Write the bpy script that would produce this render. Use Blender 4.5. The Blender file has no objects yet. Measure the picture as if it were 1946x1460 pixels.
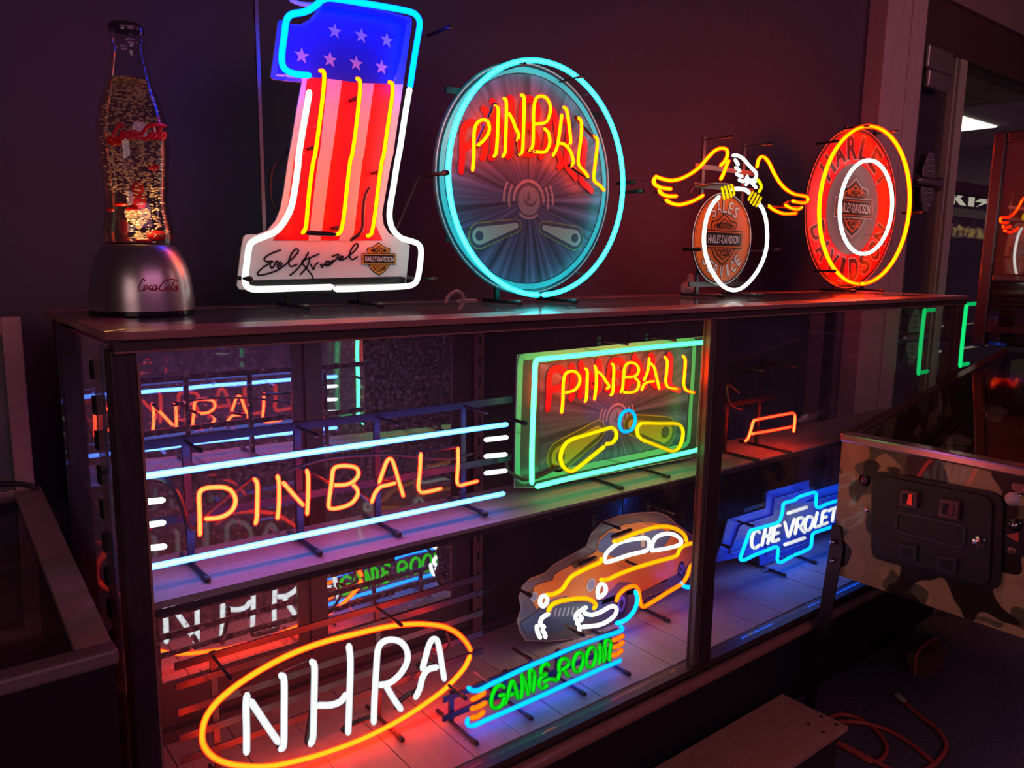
import bpy, math, random
from mathutils import Vector, Matrix, geometry
random.seed(7)
S = 1.28                      # the scene is measured in units of the camera distance; S turns them into metres (applied at the end)
SC = bpy.context.scene
COL = SC.collection
# ------------------------------------------------------------------ camera
F, CX, CY = 1485.5, 973.0, 730.0
CAM = Vector((0, -1.0, 1.15))
def _rot(yaw, pit, rol):
    cy, sy, cp, sp, cr, sr = math.cos(yaw), math.sin(yaw), math.cos(pit), math.sin(pit), math.cos(rol), math.sin(rol)
    P = Matrix(((1,0,0),(0,cp,-sp),(0,sp,cp))); Q = Matrix(((cr,-sr,0),(sr,cr,0),(0,0,1)))
    A = Q @ P
    return [A @ Vector(v) for v in ((cy,0,sy),(-sy,0,cy),(0,-1,0))]
AX = _rot(0.671434779, 0.159092785, 0.0141249111)
RM = Matrix((AX[0], AX[1], AX[2]))           # camera (right, down, forward) -> world
cd = bpy.data.cameras.new('camera'); cam = bpy.data.objects.new('camera', cd); COL.objects.link(cam)
cd.sensor_width = 36; cd.lens = F/1946*36; cd.clip_start = .02
c0, c1, c2 = RM.col[0], RM.col[1], RM.col[2]
M3 = Matrix((c0, -c1, -c2)).transposed()
cam.matrix_world = Matrix.Translation(CAM*S) @ M3.to_4x4()
SC.camera = cam
# ------------------------------------------------------------------ world, room light, added fill lamps, exposure
w = bpy.data.worlds.new('world'); SC.world = w; w.use_nodes = True
w.node_tree.nodes['Background'].inputs[0].default_value = (.34, .11, .34, 1)
w.node_tree.nodes['Background'].inputs[1].default_value = .10
def area(name, loc, rot, size, power, col):
    l = bpy.data.lights.new(name, 'AREA'); l.shape = 'RECTANGLE'; l.size, l.size_y = size; l.energy = power; l.color = col
    o = bpy.data.objects.new(name, l); COL.objects.link(o); o.location = loc; o.rotation_euler = rot
    return o
area('arcade_glow', (1.2, -3.2, 2.6), (math.radians(50), 0, math.radians(8)), (3.0, 1.0), 15.0, (1, .36, .66))
area('added_fill_header', (4.6, -1.7, 2.7), (math.radians(72), 0, 0), (1.0, .6), 9.0, (1, .40, .46))  # unseen area lamp added to brighten the door header and wall
area('added_fill_left', (-1.6, -2.4, 1.9), (math.radians(82), 0, math.radians(-68)), (1.6, .8), 8.0, (1, .66, .66))  # unseen area lamp added left of view to light the camouflage machine
SC.view_settings.view_transform = 'Standard'; SC.view_settings.look = 'None'
SC.view_settings.gamma = 1; SC.view_settings.use_curve_mapping = False; SC.view_settings.exposure = 0
SC.cycles.max_bounces = 10; SC.cycles.transparent_max_bounces = 24; SC.cycles.glossy_bounces = 6; SC.cycles.diffuse_bounces = 3
SC.cycles.caustics_reflective = False; SC.cycles.caustics_refractive = False; SC.cycles.sample_clamp_indirect = 4
# ------------------------------------------------------------------ measuring
def ray(px, py):
    return RM @ Vector((px-CX, py-CY, F))
def U(px, py, y=None, z=None, x=None):
    d = ray(px, py)
    t = (y-CAM.y)/d.y if y is not None else ((z-CAM.z)/d.z if z is not None else (x-CAM.x)/d.x)
    return CAM + d*t
class Plane:
    """upright plane of a sign: local (a, h, d) = along, height, depth behind the tubes"""
    def __init__(s, y, x0=0.0, th=0.0):
        s.o = Vector((x0, y, 0)); s.u = Vector((math.cos(th), -math.sin(th), 0)); s.n = Vector((math.sin(th), math.cos(th), 0))
    def W(s, a, h, d=0.0):
        return s.o + s.u*a + s.n*d + Vector((0, 0, h))
    def L(s, px, py, d=0.0):
        r = ray(px, py); o = s.o + s.n*d
        t = (o-CAM).dot(s.n)/r.dot(s.n); p = CAM + r*t - o
        return (p.dot(s.u), p.z)
    def T(s, ox, oy, k, pts, d=0.0):
        return [s.L(ox+a/k, oy+b/k, d) for a, b in pts]
# ------------------------------------------------------------------ materials
MATS = {}
def mat(name, col=(.5,.5,.5), rough=.5, metal=0.0, spec=.5, noise=None, bump=None, coat=0.0, alpha=None, trans=0.0):
    if name in MATS: return MATS[name]
    m = bpy.data.materials.new(name); m.use_nodes = True; nt = m.node_tree; b = nt.nodes['Principled BSDF']
    b.inputs['Base Color'].default_value = (*col, 1); b.inputs['Roughness'].default_value = rough
    b.inputs['Metallic'].default_value = metal; b.inputs['Specular IOR Level'].default_value = spec
    b.inputs['Coat Weight'].default_value = coat; b.inputs['Transmission Weight'].default_value = trans
    if alpha is not None: b.inputs['Alpha'].default_value = alpha
    if noise or bump:
        tc = nt.nodes.new('ShaderNodeTexCoord'); mp = nt.nodes.new('ShaderNodeMapping'); nt.links.new(tc.outputs['Object'], mp.inputs[0])
    if noise:      # (scale, col2, stretch)
        sc_, c2_, st = noise
        mp.inputs['Scale'].default_value = st
        n = nt.nodes.new('ShaderNodeTexNoise'); n.inputs['Scale'].default_value = sc_; n.inputs['Detail'].default_value = 6
        n.inputs['Roughness'].default_value = .65
        nt.links.new(mp.outputs[0], n.inputs['Vector'])
        r = nt.nodes.new('ShaderNodeValToRGB'); r.color_ramp.elements[0].position = .3; r.color_ramp.elements[1].position = .72
        r.color_ramp.elements[0].color = (*col, 1); r.color_ramp.elements[1].color = (*c2_, 1)
        nt.links.new(n.outputs['Fac'], r.inputs[0]); nt.links.new(r.outputs[0], b.inputs['Base Color'])
        mr = nt.nodes.new('ShaderNodeMapRange'); mr.inputs[3].default_value = max(.02, rough-.1); mr.inputs[4].default_value = min(1, rough+.15)
        nt.links.new(n.outputs['Fac'], mr.inputs[0]); nt.links.new(mr.outputs[0], b.inputs['Roughness'])
    if bump:       # (scale, strength, distance)
        n = nt.nodes.new('ShaderNodeTexNoise'); n.inputs['Scale'].default_value = bump[0]; n.inputs['Detail'].default_value = 3
        nt.links.new(tc.outputs['Object'], n.inputs['Vector'])
        bp = nt.nodes.new('ShaderNodeBump'); bp.inputs['Strength'].default_value = bump[1]; bp.inputs['Distance'].default_value = bump[2]
        nt.links.new(n.outputs['Fac'], bp.inputs['Height']); nt.links.new(bp.outputs[0], b.inputs['Normal'])
    MATS[name] = m; return m
def neon(name, core, edge, p=1.0):
    """lit gas tube: the glowing column is thinner towards its limb, so the limb is weaker and deeper in hue"""
    if name in MATS: return MATS[name]
    m = bpy.data.materials.new(name); m.use_nodes = True; nt = m.node_tree; nt.nodes.clear()
    o = nt.nodes.new('ShaderNodeOutputMaterial'); e = nt.nodes.new('ShaderNodeEmission'); lw = nt.nodes.new('ShaderNodeLayerWeight')
    lw.inputs[0].default_value = .5
    r = nt.nodes.new('ShaderNodeValToRGB')
    k = max(max(core), max(edge)); e.inputs['Strength'].default_value = k
    r.color_ramp.elements[0].color = (*[c/k for c in core], 1); r.color_ramp.elements[0].position = .12*p
    r.color_ramp.elements[1].color = (*[c/k for c in edge], 1); r.color_ramp.elements[1].position = .62
    nt.links.new(lw.outputs['Facing'], r.inputs[0]); nt.links.new(r.outputs[0], e.inputs['Color']); nt.links.new(e.outputs[0], o.inputs[0])
    MATS[name] = m; return m
def glass(name, tint=(1,1,1), f0=.045, rough=0.0, dirt=0.0, wave=0.0):
    """thin pane: transparent with a Schlick reflection"""
    if name in MATS: return MATS[name]
    m = bpy.data.materials.new(name); m.use_nodes = True; nt = m.node_tree; nt.nodes.clear()
    o = nt.nodes.new('ShaderNodeOutputMaterial'); t = nt.nodes.new('ShaderNodeBsdfTransparent'); g = nt.nodes.new('ShaderNodeBsdfGlossy')
    g.inputs['Roughness'].default_value = rough; t.inputs[0].default_value = (*tint, 1)
    lw = nt.nodes.new('ShaderNodeLayerWeight'); lw.inputs[0].default_value = .5
    pw = nt.nodes.new('ShaderNodeMath'); pw.operation = 'POWER'; pw.inputs[1].default_value = 5
    ml = nt.nodes.new('ShaderNodeMath'); ml.operation = 'MULTIPLY_ADD'; ml.inputs[1].default_value = 1-f0; ml.inputs[2].default_value = f0
    mx = nt.nodes.new('ShaderNodeMixShader')
    nt.links.new(lw.outputs['Facing'], pw.inputs[0]); nt.links.new(pw.outputs[0], ml.inputs[0]); nt.links.new(ml.outputs[0], mx.inputs[0])
    nt.links.new(t.outputs[0], mx.inputs[1]); nt.links.new(g.outputs[0], mx.inputs[2])
    if wave:
        tc = nt.nodes.new('ShaderNodeTexCoord'); n = nt.nodes.new('ShaderNodeTexNoise'); n.inputs['Scale'].default_value = 9; n.inputs['Detail'].default_value = 1
        bp = nt.nodes.new('ShaderNodeBump'); bp.inputs['Strength'].default_value = wave; bp.inputs['Distance'].default_value = .01
        nt.links.new(tc.outputs['Object'], n.inputs['Vector']); nt.links.new(n.outputs['Fac'], bp.inputs['Height']); nt.links.new(bp.outputs[0], g.inputs['Normal'])
    out = mx
    if dirt:
        tc = nt.nodes.new('ShaderNodeTexCoord'); n = nt.nodes.new('ShaderNodeTexNoise'); n.inputs['Scale'].default_value = 3.5; n.inputs['Detail'].default_value = 8
        n.inputs['Roughness'].default_value = .8
        mr = nt.nodes.new('ShaderNodeMapRange'); mr.inputs[1].default_value = .35; mr.inputs[2].default_value = .8; mr.inputs[3].default_value = dirt*.25; mr.inputs[4].default_value = dirt
        df = nt.nodes.new('ShaderNodeBsdfDiffuse'); df.inputs[0].default_value = (.75,.75,.8,1); m2 = nt.nodes.new('ShaderNodeMixShader')
        nt.links.new(tc.outputs['Object'], n.inputs['Vector']); nt.links.new(n.outputs['Fac'], mr.inputs[0]); nt.links.new(mr.outputs[0], m2.inputs[0])
        nt.links.new(mx.outputs[0], m2.inputs[1]); nt.links.new(df.outputs[0], m2.inputs[2]); out = m2
    nt.links.new(out.outputs[0], o.inputs[0]); MATS[name] = m; return m
N_REDP = neon('neon_red_pale_core', (16, .85, .16), (14, .03, .02))
N_YR = neon('neon_yellow_red', (24, 1.35, .0), (20, .10, .0), 2.6)
N_WHT = neon('neon_white', (3.2, 3.4, 3.1), (1.3, 1.4, 1.35))
N_WHT1 = neon('neon_white_soft', (1.8, 1.95, 1.8), (1.0, 1.08, 1.0))
N_WHT2 = neon('neon_white_dim', (1.5, 1.55, 1.5), (.75, .78, .85))
N_BLUE = neon('neon_blue', (.0, 1.0, 20), (.0, .75, 18))
N_CYAN = neon('neon_cyan', (.25, 7, 7), (.02, 3.6, 4.2))
N_SKY = neon('neon_sky', (.0, 1.25, 10), (.0, .85, 8))
N_SKY2 = neon('neon_sky_soft', (.0, .9, 3.0), (.0, .45, 2.4))
N_MINT = neon('neon_mint', (.42, 6.2, 2.0), (.15, 3.4, .9))
N_ICE = neon('neon_ice', (.95, 2.3, 9.5), (.25, 1.3, 7.5))
N_YEL = neon('neon_yellow', (2.2, 1.5, .0), (.5, .32, .0))
N_AMB = neon('neon_amber', (3.6, 1.0, .0), (2.2, .42, .0))
N_AMB2 = neon('neon_deep_amber', (3.0, .38, .0), (1.8, .10, .0))
N_GRN = neon('neon_green', (.0, 1.0, .01), (.0, .25, .0))
BLACKM = mat('black_metal', (.02,.02,.022), .38, .6)
GREYM = mat('grey_metal', (.12,.12,.13), .4, .7)
RUB = mat('black_rubber', (.02,.02,.02), .45)
CLEART = glass('clear_glass_tube', (.9,.9,.95), .08)
TUBEOFF = mat('painted_tube', (.03,.025,.03), .25, 0, .6)
CHROME = mat('chrome', (.75,.75,.76), .12, 1)
# ------------------------------------------------------------------ mesh helpers
class MB:
    def __init__(s): s.v = []; s.f = []; s.m = []
    def add(s, v, f, mi=0):
        n = len(s.v); s.v += [tuple(p) for p in v]; s.f += [tuple(i+n for i in q) for q in f]; s.m += [mi]*len(f); return s
    def box(s, x0, x1, y0, y1, z0, z1, mi=0):
        v = [(x,y,z) for x in (x0,x1) for y in (y0,y1) for z in (z0,z1)]
        return s.add(v, [(0,1,3,2),(4,6,7,5),(0,4,5,1),(2,3,7,6),(0,2,6,4),(1,5,7,3)], mi)
    def hexa(s, p, mi=0):      # p: 4 bottom + 4 top points
        return s.add(p, [(3,2,1,0),(4,5,6,7),(0,1,5,4),(1,2,6,5),(2,3,7,6),(3,0,4,7)], mi)
    def tube(s, path, r, n=10, mi=0, cap=True, closed=False):
        P = [Vector(p) for p in path]
        if closed: P = P + [P[0]]
        t = []
        for i in range(len(P)):
            a = P[max(i-1,0)]; b = P[min(i+1,len(P)-1)]
            if closed and i in (0, len(P)-1): a = P[-2]; b = P[1]
            d = (b-a); t.append(d.normalized() if d.length > 1e-9 else Vector((0,0,1)))
        ref = Vector((0,1,0)) if abs(t[0].y) < .9 else Vector((1,0,0))
        x = t[0].cross(ref).normalized(); rings = []; prof = []
        rr = r if hasattr(r, '__len__') else [r]*len(P)
        for i, p in enumerate(P):
            x = (x - t[i]*x.dot(t[i])).normalized(); y = t[i].cross(x)
            prof.append((p, rr[i], x.copy(), y.copy()))
        if cap and not closed:
            p, r0, x0, y0 = prof[0]; e = []
            for q in (.45, .85): e.append((p - t[0]*r0*math.sqrt(1-(1-q)**2)*1.0, r0*(1-q*.92), x0, y0))
            p, r1, x1, y1 = prof[-1]; g = []
            for q in (.45, .85): g.append((p + t[-1]*r1*math.sqrt(1-(1-q)**2)*1.0, r1*(1-q*.92), x1, y1))
            prof = e[::-1] + prof + g
        v = []; f = []
        for p, q, a, b in prof:
            for k in range(n):
                an = 2*math.pi*k/n; v.append(p + a*(math.cos(an)*q) + b*(math.sin(an)*q))
        R = len(prof)
        for i in range(R-1):
            for k in range(n):
                f.append((i*n+k, i*n+(k+1)%n, (i+1)*n+(k+1)%n, (i+1)*n+k))
        if not closed: f.append(tuple(range(n))[::-1]); f.append(tuple((R-1)*n+k for k in range(n)))
        return s.add(v, f, mi)
    def lathe(s, prof, c, n=40, mi=0, axis='z', cap=True):
        v = []; f = []
        for r, h in prof:
            for k in range(n):
                a = 2*math.pi*k/n
                q = (math.cos(a)*r, math.sin(a)*r, h) if axis == 'z' else ((math.cos(a)*r, h, math.sin(a)*r) if axis == 'y' else (h, math.cos(a)*r, math.sin(a)*r))
                v.append((c[0]+q[0], c[1]+q[1], c[2]+q[2]))
        for i in range(len(prof)-1):
            for k in range(n): f.append((i*n+k, i*n+(k+1)%n, (i+1)*n+(k+1)%n, (i+1)*n+k))
        if cap: f.append(tuple(range(n))[::-1]); f.append(tuple((len(prof)-1)*n+k for k in range(n)))
        return s.add(v, f, mi)
    def plate(s, P, poly, d, th=.0006, mi=0):
        """polygon (a,h) list in plane P, front at depth d, thickness th backwards"""
        n = len(poly)
        tri = geometry.tessellate_polygon([[Vector((a,h,0)) for a,h in poly]])
        v = [P.W(a,h,d) for a,h in poly] + [P.W(a,h,d+th) for a,h in poly]
        f = [tuple(t) for t in tri] + [tuple(i+n for i in t[::-1]) for t in tri] + [(i,(i+1)%n,(i+1)%n+n,i+n) for i in range(n)]
        return s.add(v, f, mi)
    def ball(s, c, r, n=8, mi=0, sq=(1,1,1)):
        v = []; f = []
        for i in range(1, n//2+1):
            th = math.pi*i/(n//2+1)
            for k in range(n):
                a = 2*math.pi*k/n; v.append((c[0]+r*sq[0]*math.sin(th)*math.cos(a), c[1]+r*sq[1]*math.sin(th)*math.sin(a), c[2]+r*sq[2]*math.cos(th)))
        m = n//2; v.append((c[0],c[1],c[2]+r*sq[2])); v.append((c[0],c[1],c[2]-r*sq[2]))
        for i in range(m-1):
            for k in range(n): f.append((i*n+k, (i+1)*n+k, (i+1)*n+(k+1)%n, i*n+(k+1)%n))
        for k in range(n): f.append((m*n, k, (k+1)%n)); f.append((m*n+1, (m-1)*n+(k+1)%n, (m-1)*n+k))
        return s.add(v, f, mi)
    def obj(s, name, mats, parent=None, smooth=False, kind=None, label=None, bevel=0):
        me = bpy.data.meshes.new(name); me.from_pydata([Vector(p) for p in s.v], [], s.f)
        mats = mats if isinstance(mats, (list, tuple)) else [mats]
        for m in mats: me.materials.append(m)
        if len(mats) > 1: me.polygons.foreach_set('material_index', s.m)
        if smooth: me.polygons.foreach_set('use_smooth', [True]*len(me.polygons)); 
        me.validate()
        import bmesh
        bm = bmesh.new(); bm.from_mesh(me); bmesh.ops.recalc_face_normals(bm, faces=bm.faces); bm.to_mesh(me); bm.free()
        if smooth:
            try: me.set_sharp_from_angle(angle=math.radians(42))
            except Exception: pass
        o = bpy.data.objects.new(name, me); COL.objects.link(o)
        if bevel:
            b = o.modifiers.new('bevel', 'BEVEL'); b.width = bevel*S; b.segments = 2; b.limit_method = 'ANGLE'
        if parent is not None:
            base = Vector((0,0,0)); q = parent
            while q is not None: base += q.location; q = q.parent
            o.parent = parent; o.location = -base
        if kind: o['kind'] = kind
        if label: o['label'] = label
        return o
def thing(name, loc, label, cat, group=None):
    o = bpy.data.objects.new(name, None); COL.objects.link(o); o.location = loc; o.empty_display_size = .05
    o['label'] = label; o['category'] = cat
    if group: o['group'] = group
    return o
def tag(o, label, cat, group=None):
    o['label'] = label; o['category'] = cat
    if group: o['group'] = group
    return o
def smooth(pts, n=6, closed=False):
    """Catmull-Rom through 2-D or 3-D points"""
    P = [Vector(p) for p in pts]; out = []
    m = len(P)
    if m < 3 and not closed: return [tuple(p) for p in P]
    rng = range(m) if closed else range(m-1)
    for i in rng:
        if closed: a,b,c,d = P[(i-1)%m],P[i],P[(i+1)%m],P[(i+2)%m]
        else: a,b,c,d = P[max(i-1,0)],P[i],P[i+1],P[min(i+2,m-1)]
        for k in range(n):
            t = k/n
            out.append(tuple(.5*((2*b)+(c-a)*t+(2*a-5*b+4*c-d)*t*t+(3*b-a-3*c+d)*t*t*t)))
    if not closed: out.append(tuple(P[-1]))
    return out
def ribbon(path, w, closed=False):
    """2-D outline of a stroke of half width w"""
    P = [Vector(p) for p in path]; L = []; R = []
    for i, p in enumerate(P):
        d = (P[min(i+1,len(P)-1)]-P[max(i-1,0)])
        if closed: d = P[(i+1)%len(P)]-P[(i-1)%len(P)]
        if d.length < 1e-9: d = Vector((1,0))
        d.normalize(); nn = Vector((-d.y, d.x)); L.append(p+nn*w); R.append(p-nn*w)
    return L, R
def stroke(mb, P, path, w, d, th=.0006, mi=0, closed=False):
    L, R = ribbon(path, w, closed); n = len(L)
    v = [P.W(p.x,p.y,d) for p in L]+[P.W(p.x,p.y,d) for p in R]+[P.W(p.x,p.y,d+th) for p in L]+[P.W(p.x,p.y,d+th) for p in R]
    f = []
    for i in range(n if closed else n-1):
        j = (i+1) % n
        f += [(i,j,n+j,n+i),(2*n+i,3*n+i,3*n+j,2*n+j),(i,2*n+i,2*n+j,j),(n+i,n+j,3*n+j,3*n+i)]
    mb.add(v, f, mi)
    if not closed:
        for p, q in ((path[0], path[1]), (path[-1], path[-2])):
            c = Vector(p); dd = (Vector(p)-Vector(q)).normalized(); a0 = math.atan2(dd.y, dd.x)
            mb.plate(P, [(c.x+w*math.cos(a0+a), c.y+w*math.sin(a0+a)) for a in [math.pi*(k/6-.5) for k in range(7)]], d+.00005, th, mi)
def circ(c, r, n=48, a0=0, a1=2*math.pi, rx=1.0):
    full = abs(a1-a0-2*math.pi) < 1e-6
    return [(c[0]+r*rx*math.cos(a0+(a1-a0)*k/(n if full else n-1)), c[1]+r*math.sin(a0+(a1-a0)*k/(n if full else n-1))) for k in range(n)]
_TX = {}
def glyphs(t, fat=0.0):
    """outline of a text as (verts, faces) in 2-D, cached"""
    if (t, fat) in _TX: return _TX[(t, fat)]
    cu = bpy.data.curves.new('t', 'FONT'); cu.body = t; cu.offset = fat; cu.resolution_u = 3
    o = bpy.data.objects.new('t', cu); COL.objects.link(o)
    dg = bpy.context.evaluated_depsgraph_get(); me = bpy.data.meshes.new_from_object(o.evaluated_get(dg))
    v = [(p.co.x, p.co.y) for p in me.vertices]; f = [tuple(p.vertices) for p in me.polygons]
    bpy.data.objects.remove(o); bpy.data.curves.remove(cu); bpy.data.meshes.remove(me)
    _TX[(t, fat)] = (v, f); return v, f
def text(mb, P, t, c, wd, ht, d, mi=0, rot=0.0, fat=.02, shear=0.0):
    """text fitted in a wd x ht box centred on c; flat print, one thin sheet"""
    v, f = glyphs(t, fat)
    if not v: return
    x0, x1 = min(p[0] for p in v), max(p[0] for p in v); y0, y1 = min(p[1] for p in v), max(p[1] for p in v)
    cr, sr = math.cos(rot), math.sin(rot); out = []
    for x, y in v:
        X = ((x-x0)/(x1-x0)-.5)*wd; Y = ((y-y0)/(y1-y0)-.5)*ht; X += shear*Y
        out.append(P.W(c[0]+X*cr-Y*sr, c[1]+X*sr+Y*cr, d))
    mb.add(out, f, mi)
def arc_text(mb, P, t, c, R, size, a_mid, span, d, mi=0, flip=False, rx=1.0, wr=.62, fat=.02):
    n = len(t)
    for i, ch in enumerate(t):
        q = (i/(n-1)-.5)*span
        a = a_mid - q if not flip else a_mid + q
        p = (c[0]+R*rx*math.cos(a), c[1]+R*math.sin(a)); rot = a-math.pi/2 if not flip else a+math.pi/2
        ww = size*wr*(.45 if ch in 'I' else 1.0)
        text(mb, P, ch, p, ww, size, d, mi, rot, fat)
# ------------------------------------------------------------------ neon sign helpers
def tubes(sign, P, lst, m, r=.0045, name='neon_tube', n=5, d=0.0, label=None):
    for pts in lst:
        path = smooth(pts, n)
        MB().tube([P.W(a,h,d) for a,h in path], r, 10).obj(name, m, sign, True, label=label)
def links(sign, P, prs, r=.0035, d=.006, name='blocked_tube'):
    """blacked-out tube that joins two lit strokes behind their plane"""
    for (a,b) in prs:
        pth = [P.W(a[0],a[1],0), P.W(a[0],a[1],d), P.W(b[0],b[1],d), P.W(b[0],b[1],0)]
        MB().tube(smooth(pth,4), r, 8).obj(name, TUBEOFF, sign, True)
def stand(sign, P, toes, zb, ztop, d_frame, y_toe, bars=(), span=None, m=None, r=.0042, top_rods=True):
    """dark metal frame: uprights with L-shaped feet and rubber tips, cross bars"""
    m = m or BLACKM
    for a in toes:
        MB().hexa([P.W(a-.005,zb+.006,d_frame),P.W(a+.005,zb+.006,d_frame),P.W(a+.005,zb+.006,d_frame+.006),P.W(a-.005,zb+.006,d_frame+.006),
                   P.W(a-.005,ztop,d_frame),P.W(a+.005,ztop,d_frame),P.W(a+.005,ztop,d_frame+.006),P.W(a-.005,ztop,d_frame+.006)]).obj('upright', m, sign)
        z = zb+r+.0006
        lg = MB().tube([P.W(a,z,d_frame+.05), P.W(a,z,y_toe+.012)], r*.8, 8).obj('leg', m, sign, True)
        MB().tube([P.W(a,z,y_toe+.016), P.W(a,z,y_toe)], r*1.1, 10).obj('rubber_tip', RUB, lg, True)
        if top_rods:
            lg = MB().tube([P.W(a,ztop-.008,d_frame+.004), P.W(a,ztop-.008,y_toe+.01)], r*.55, 8).obj('rod', m, sign, True)
            MB().tube([P.W(a,ztop-.008,y_toe+.016), P.W(a,ztop-.008,y_toe)], r*.8, 8).obj('rubber_tip', RUB, lg, True)
    if span:
        for h in bars:
            MB().hexa([P.W(span[0],h-.006,d_frame-.004),P.W(span[1],h-.006,d_frame-.004),P.W(span[1],h-.006,d_frame),P.W(span[0],h-.006,d_frame),
                       P.W(span[0],h+.006,d_frame-.004),P.W(span[1],h+.006,d_frame-.004),P.W(span[1],h+.006,d_frame),P.W(span[0],h+.006,d_frame)]).obj('crossbar', m, sign)
def standoff(sign, P, pts, d, r=.0028):
    for a,h in pts:
        MB().tube([P.W(a,h,d), P.W(a,h,.004)], r, 8).obj('tube_support', CLEART, sign, True)
def rods(sign, P, lst, d0, d1, r=.004):
    for a,h in lst:
        g = MB().tube([P.W(a,h,d0), P.W(a,h,d1)], r*.8, 8).obj('rod', BLACKM, sign, True)
        MB().tube([P.W(a,h,d1+.012), P.W(a,h,d1)], r*1.15, 10).obj('rubber_tip', RUB, g, True)
PR = {}
def pm(name, col, rough=.35):
    return mat('print_'+name, col, rough, 0, .35)
SH = [(-.63,.29),(-.68,.50),(-.62,.58),(-.35,.62),(-.18,.74),(0,.86),(.18,.74),(.35,.62),(.65,.58),(.69,.50),(.62,.29)]
SHB = [(-.62,-.28),(-.50,-.50),(-.34,-.66),(0,-.86),(.34,-.66),(.50,-.50),(.66,-.28)]
def shield(sign, P, c, hw, d, c_edge, c_fill, c_edge2, c_txt, c_bar, sx=1.0, name='crest'):
    """bar-and-shield crest as flat print, hw = half width of the bar"""
    q = lambda L, k=1.0, o=(0,0): [(c[0]+(x*k+o[0])*hw*sx, c[1]+(y*k+o[1])*hw) for x,y in L]
    full = SH + SHB[::-1]; mb = MB()
    mb.plate(P, q(full, 1.0), d, .0004, 0); mb.plate(P, q(full, .93), d-.0003, .0003, 1)
    mb.plate(P, q(full, .80), d-.0006, .0003, 2); mb.plate(P, q(full, .74), d-.0009, .0003, 1)
    bar = [(-1,-.29),(1,-.29),(1,.29),(-1,.29)]
    mb.plate(P, q(bar), d-.0012, .0003, 0); mb.plate(P, q([(x*.965,y*.89) for x,y in bar]), d-.0015, .0003, 1)
    mb.plate(P, q([(x*.91,y*.74) for x,y in bar]), d-.0018, .0003, 2); mb.plate(P, q([(x*.88,y*.66) for x,y in bar]), d-.0021, .0003, 4)
    cc = lambda x,y: (c[0]+x*hw*sx, c[1]+y*hw)
    text(mb, P, 'HARLEY-DAVIDSON', cc(0,0), 1.66*hw*sx, .27*hw, d-.0024, 3, 0, .02)
    text(mb, P, 'MOTOR', cc(0,.44), .82*hw*sx, .22*hw, d-.0024, 2, 0, .03)
    text(mb, P, 'CYCLES', cc(0,-.44), .70*hw*sx, .22*hw, d-.0024, 2, 0, .03)
    return mb.obj(name, [c_edge, c_fill, c_edge2, c_txt, c_bar], sign)
# ================================================================== THE SETTING
WALLM = mat('wall_paint', (.085,.05,.10), .55, noise=(3, (.10,.06,.115), (1,1,1)), bump=(40,.15,.01))
FLOORM = mat('floor_carpet', (.07,.055,.075), .9, noise=(60, (.13,.11,.14), (1,1,1)), bump=(90,.6,.01))
DARKW = mat('dark_wood', (.045,.028,.03), .38, noise=(7, (.08,.045,.045), (1,12,12)), spec=.5)
REDW = mat('red_brown_wood', (.30,.13,.10), .32, noise=(9, (.42,.20,.15), (1,14,14)), spec=.5, coat=.3)
def st(mb, name, m, parent=None, bevel=0):
    o = mb.obj(name, m, parent, bevel=bevel)
    if parent is None: o['kind'] = 'structure'
    return o
st(MB().box(-2.6,7.5,-3.4,4.2,-.05,0), 'floor', FLOORM)
WY = .62
st(MB().box(-2.6,2.975,WY,WY+.08,0,2.5), 'wall_back', WALLM)
st(MB().box(-2.6,-2.5,-3.4,WY,0,2.5), 'wall_left', WALLM)
st(MB().box(-2.6,7.5,-3.4,WY+.1,2.5,2.56), 'ceiling', mat('ceiling_paint', (.05,.035,.05), .8))
COLM = mat('column_paint', (.50,.36,.38), .5, noise=(5, (.60,.44,.45), (6,6,1)))
c = MB().box(2.975,3.285,WY-.07,WY+.06,0,2.5).box(3.16,3.19,WY-.074,WY-.07,0,2.5)
st(c, 'trim_1', COLM, bevel=.004)
ANG = mat('angle_metal', (.42,.36,.38), .3, .8)
st(MB().box(3.287,3.335,WY-.05,WY-.044,0,2.5).box(3.287,3.292,WY-.05,WY+.06,0,2.5), 'trim_2', ANG)
DOORM = mat('door_metal', (.055,.042,.06), .35, .3, noise=(4,(.075,.055,.08),(1,1,4)))
door = thing('door_1', (3.6,WY,0), 'dark metal overhead door leaf with strap hinges right of the grey column', 'door'); door['kind'] = 'structure'
MB().box(3.335,3.72,WY+.02,WY+.06,0,2.02).obj('leaf', DOORM, door)
MB().box(3.335,5.6,WY+.0,WY+.05,1.475,1.53).obj('rail', mat('rail_red', (.09,.045,.05), .35, .3), door, bevel=.004)
MB().box(3.335,5.6,WY+.0,WY+.05,.80,.86).obj('rail', mat('rail_red'), door, bevel=.004)
MB().box(3.80,5.6,WY+.0,WY+.05,.64,.74).obj('rail', mat('rail_green_lit', (.08,.13,.10), .35, .3), door, bevel=.004)  # green light falling on this rail is put into its base colour
STRIP = mat('aluminium_frame', (.70,.62,.50), .35, .4)
MB().box(3.725,3.742,WY-.005,WY+.05,0,2.04).box(3.76,3.83,WY-.01,WY+.05,0,2.04).obj('frame_post', STRIP, door)
HM = mat('hinge_metal', (.42,.36,.36), .38, .8)
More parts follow.
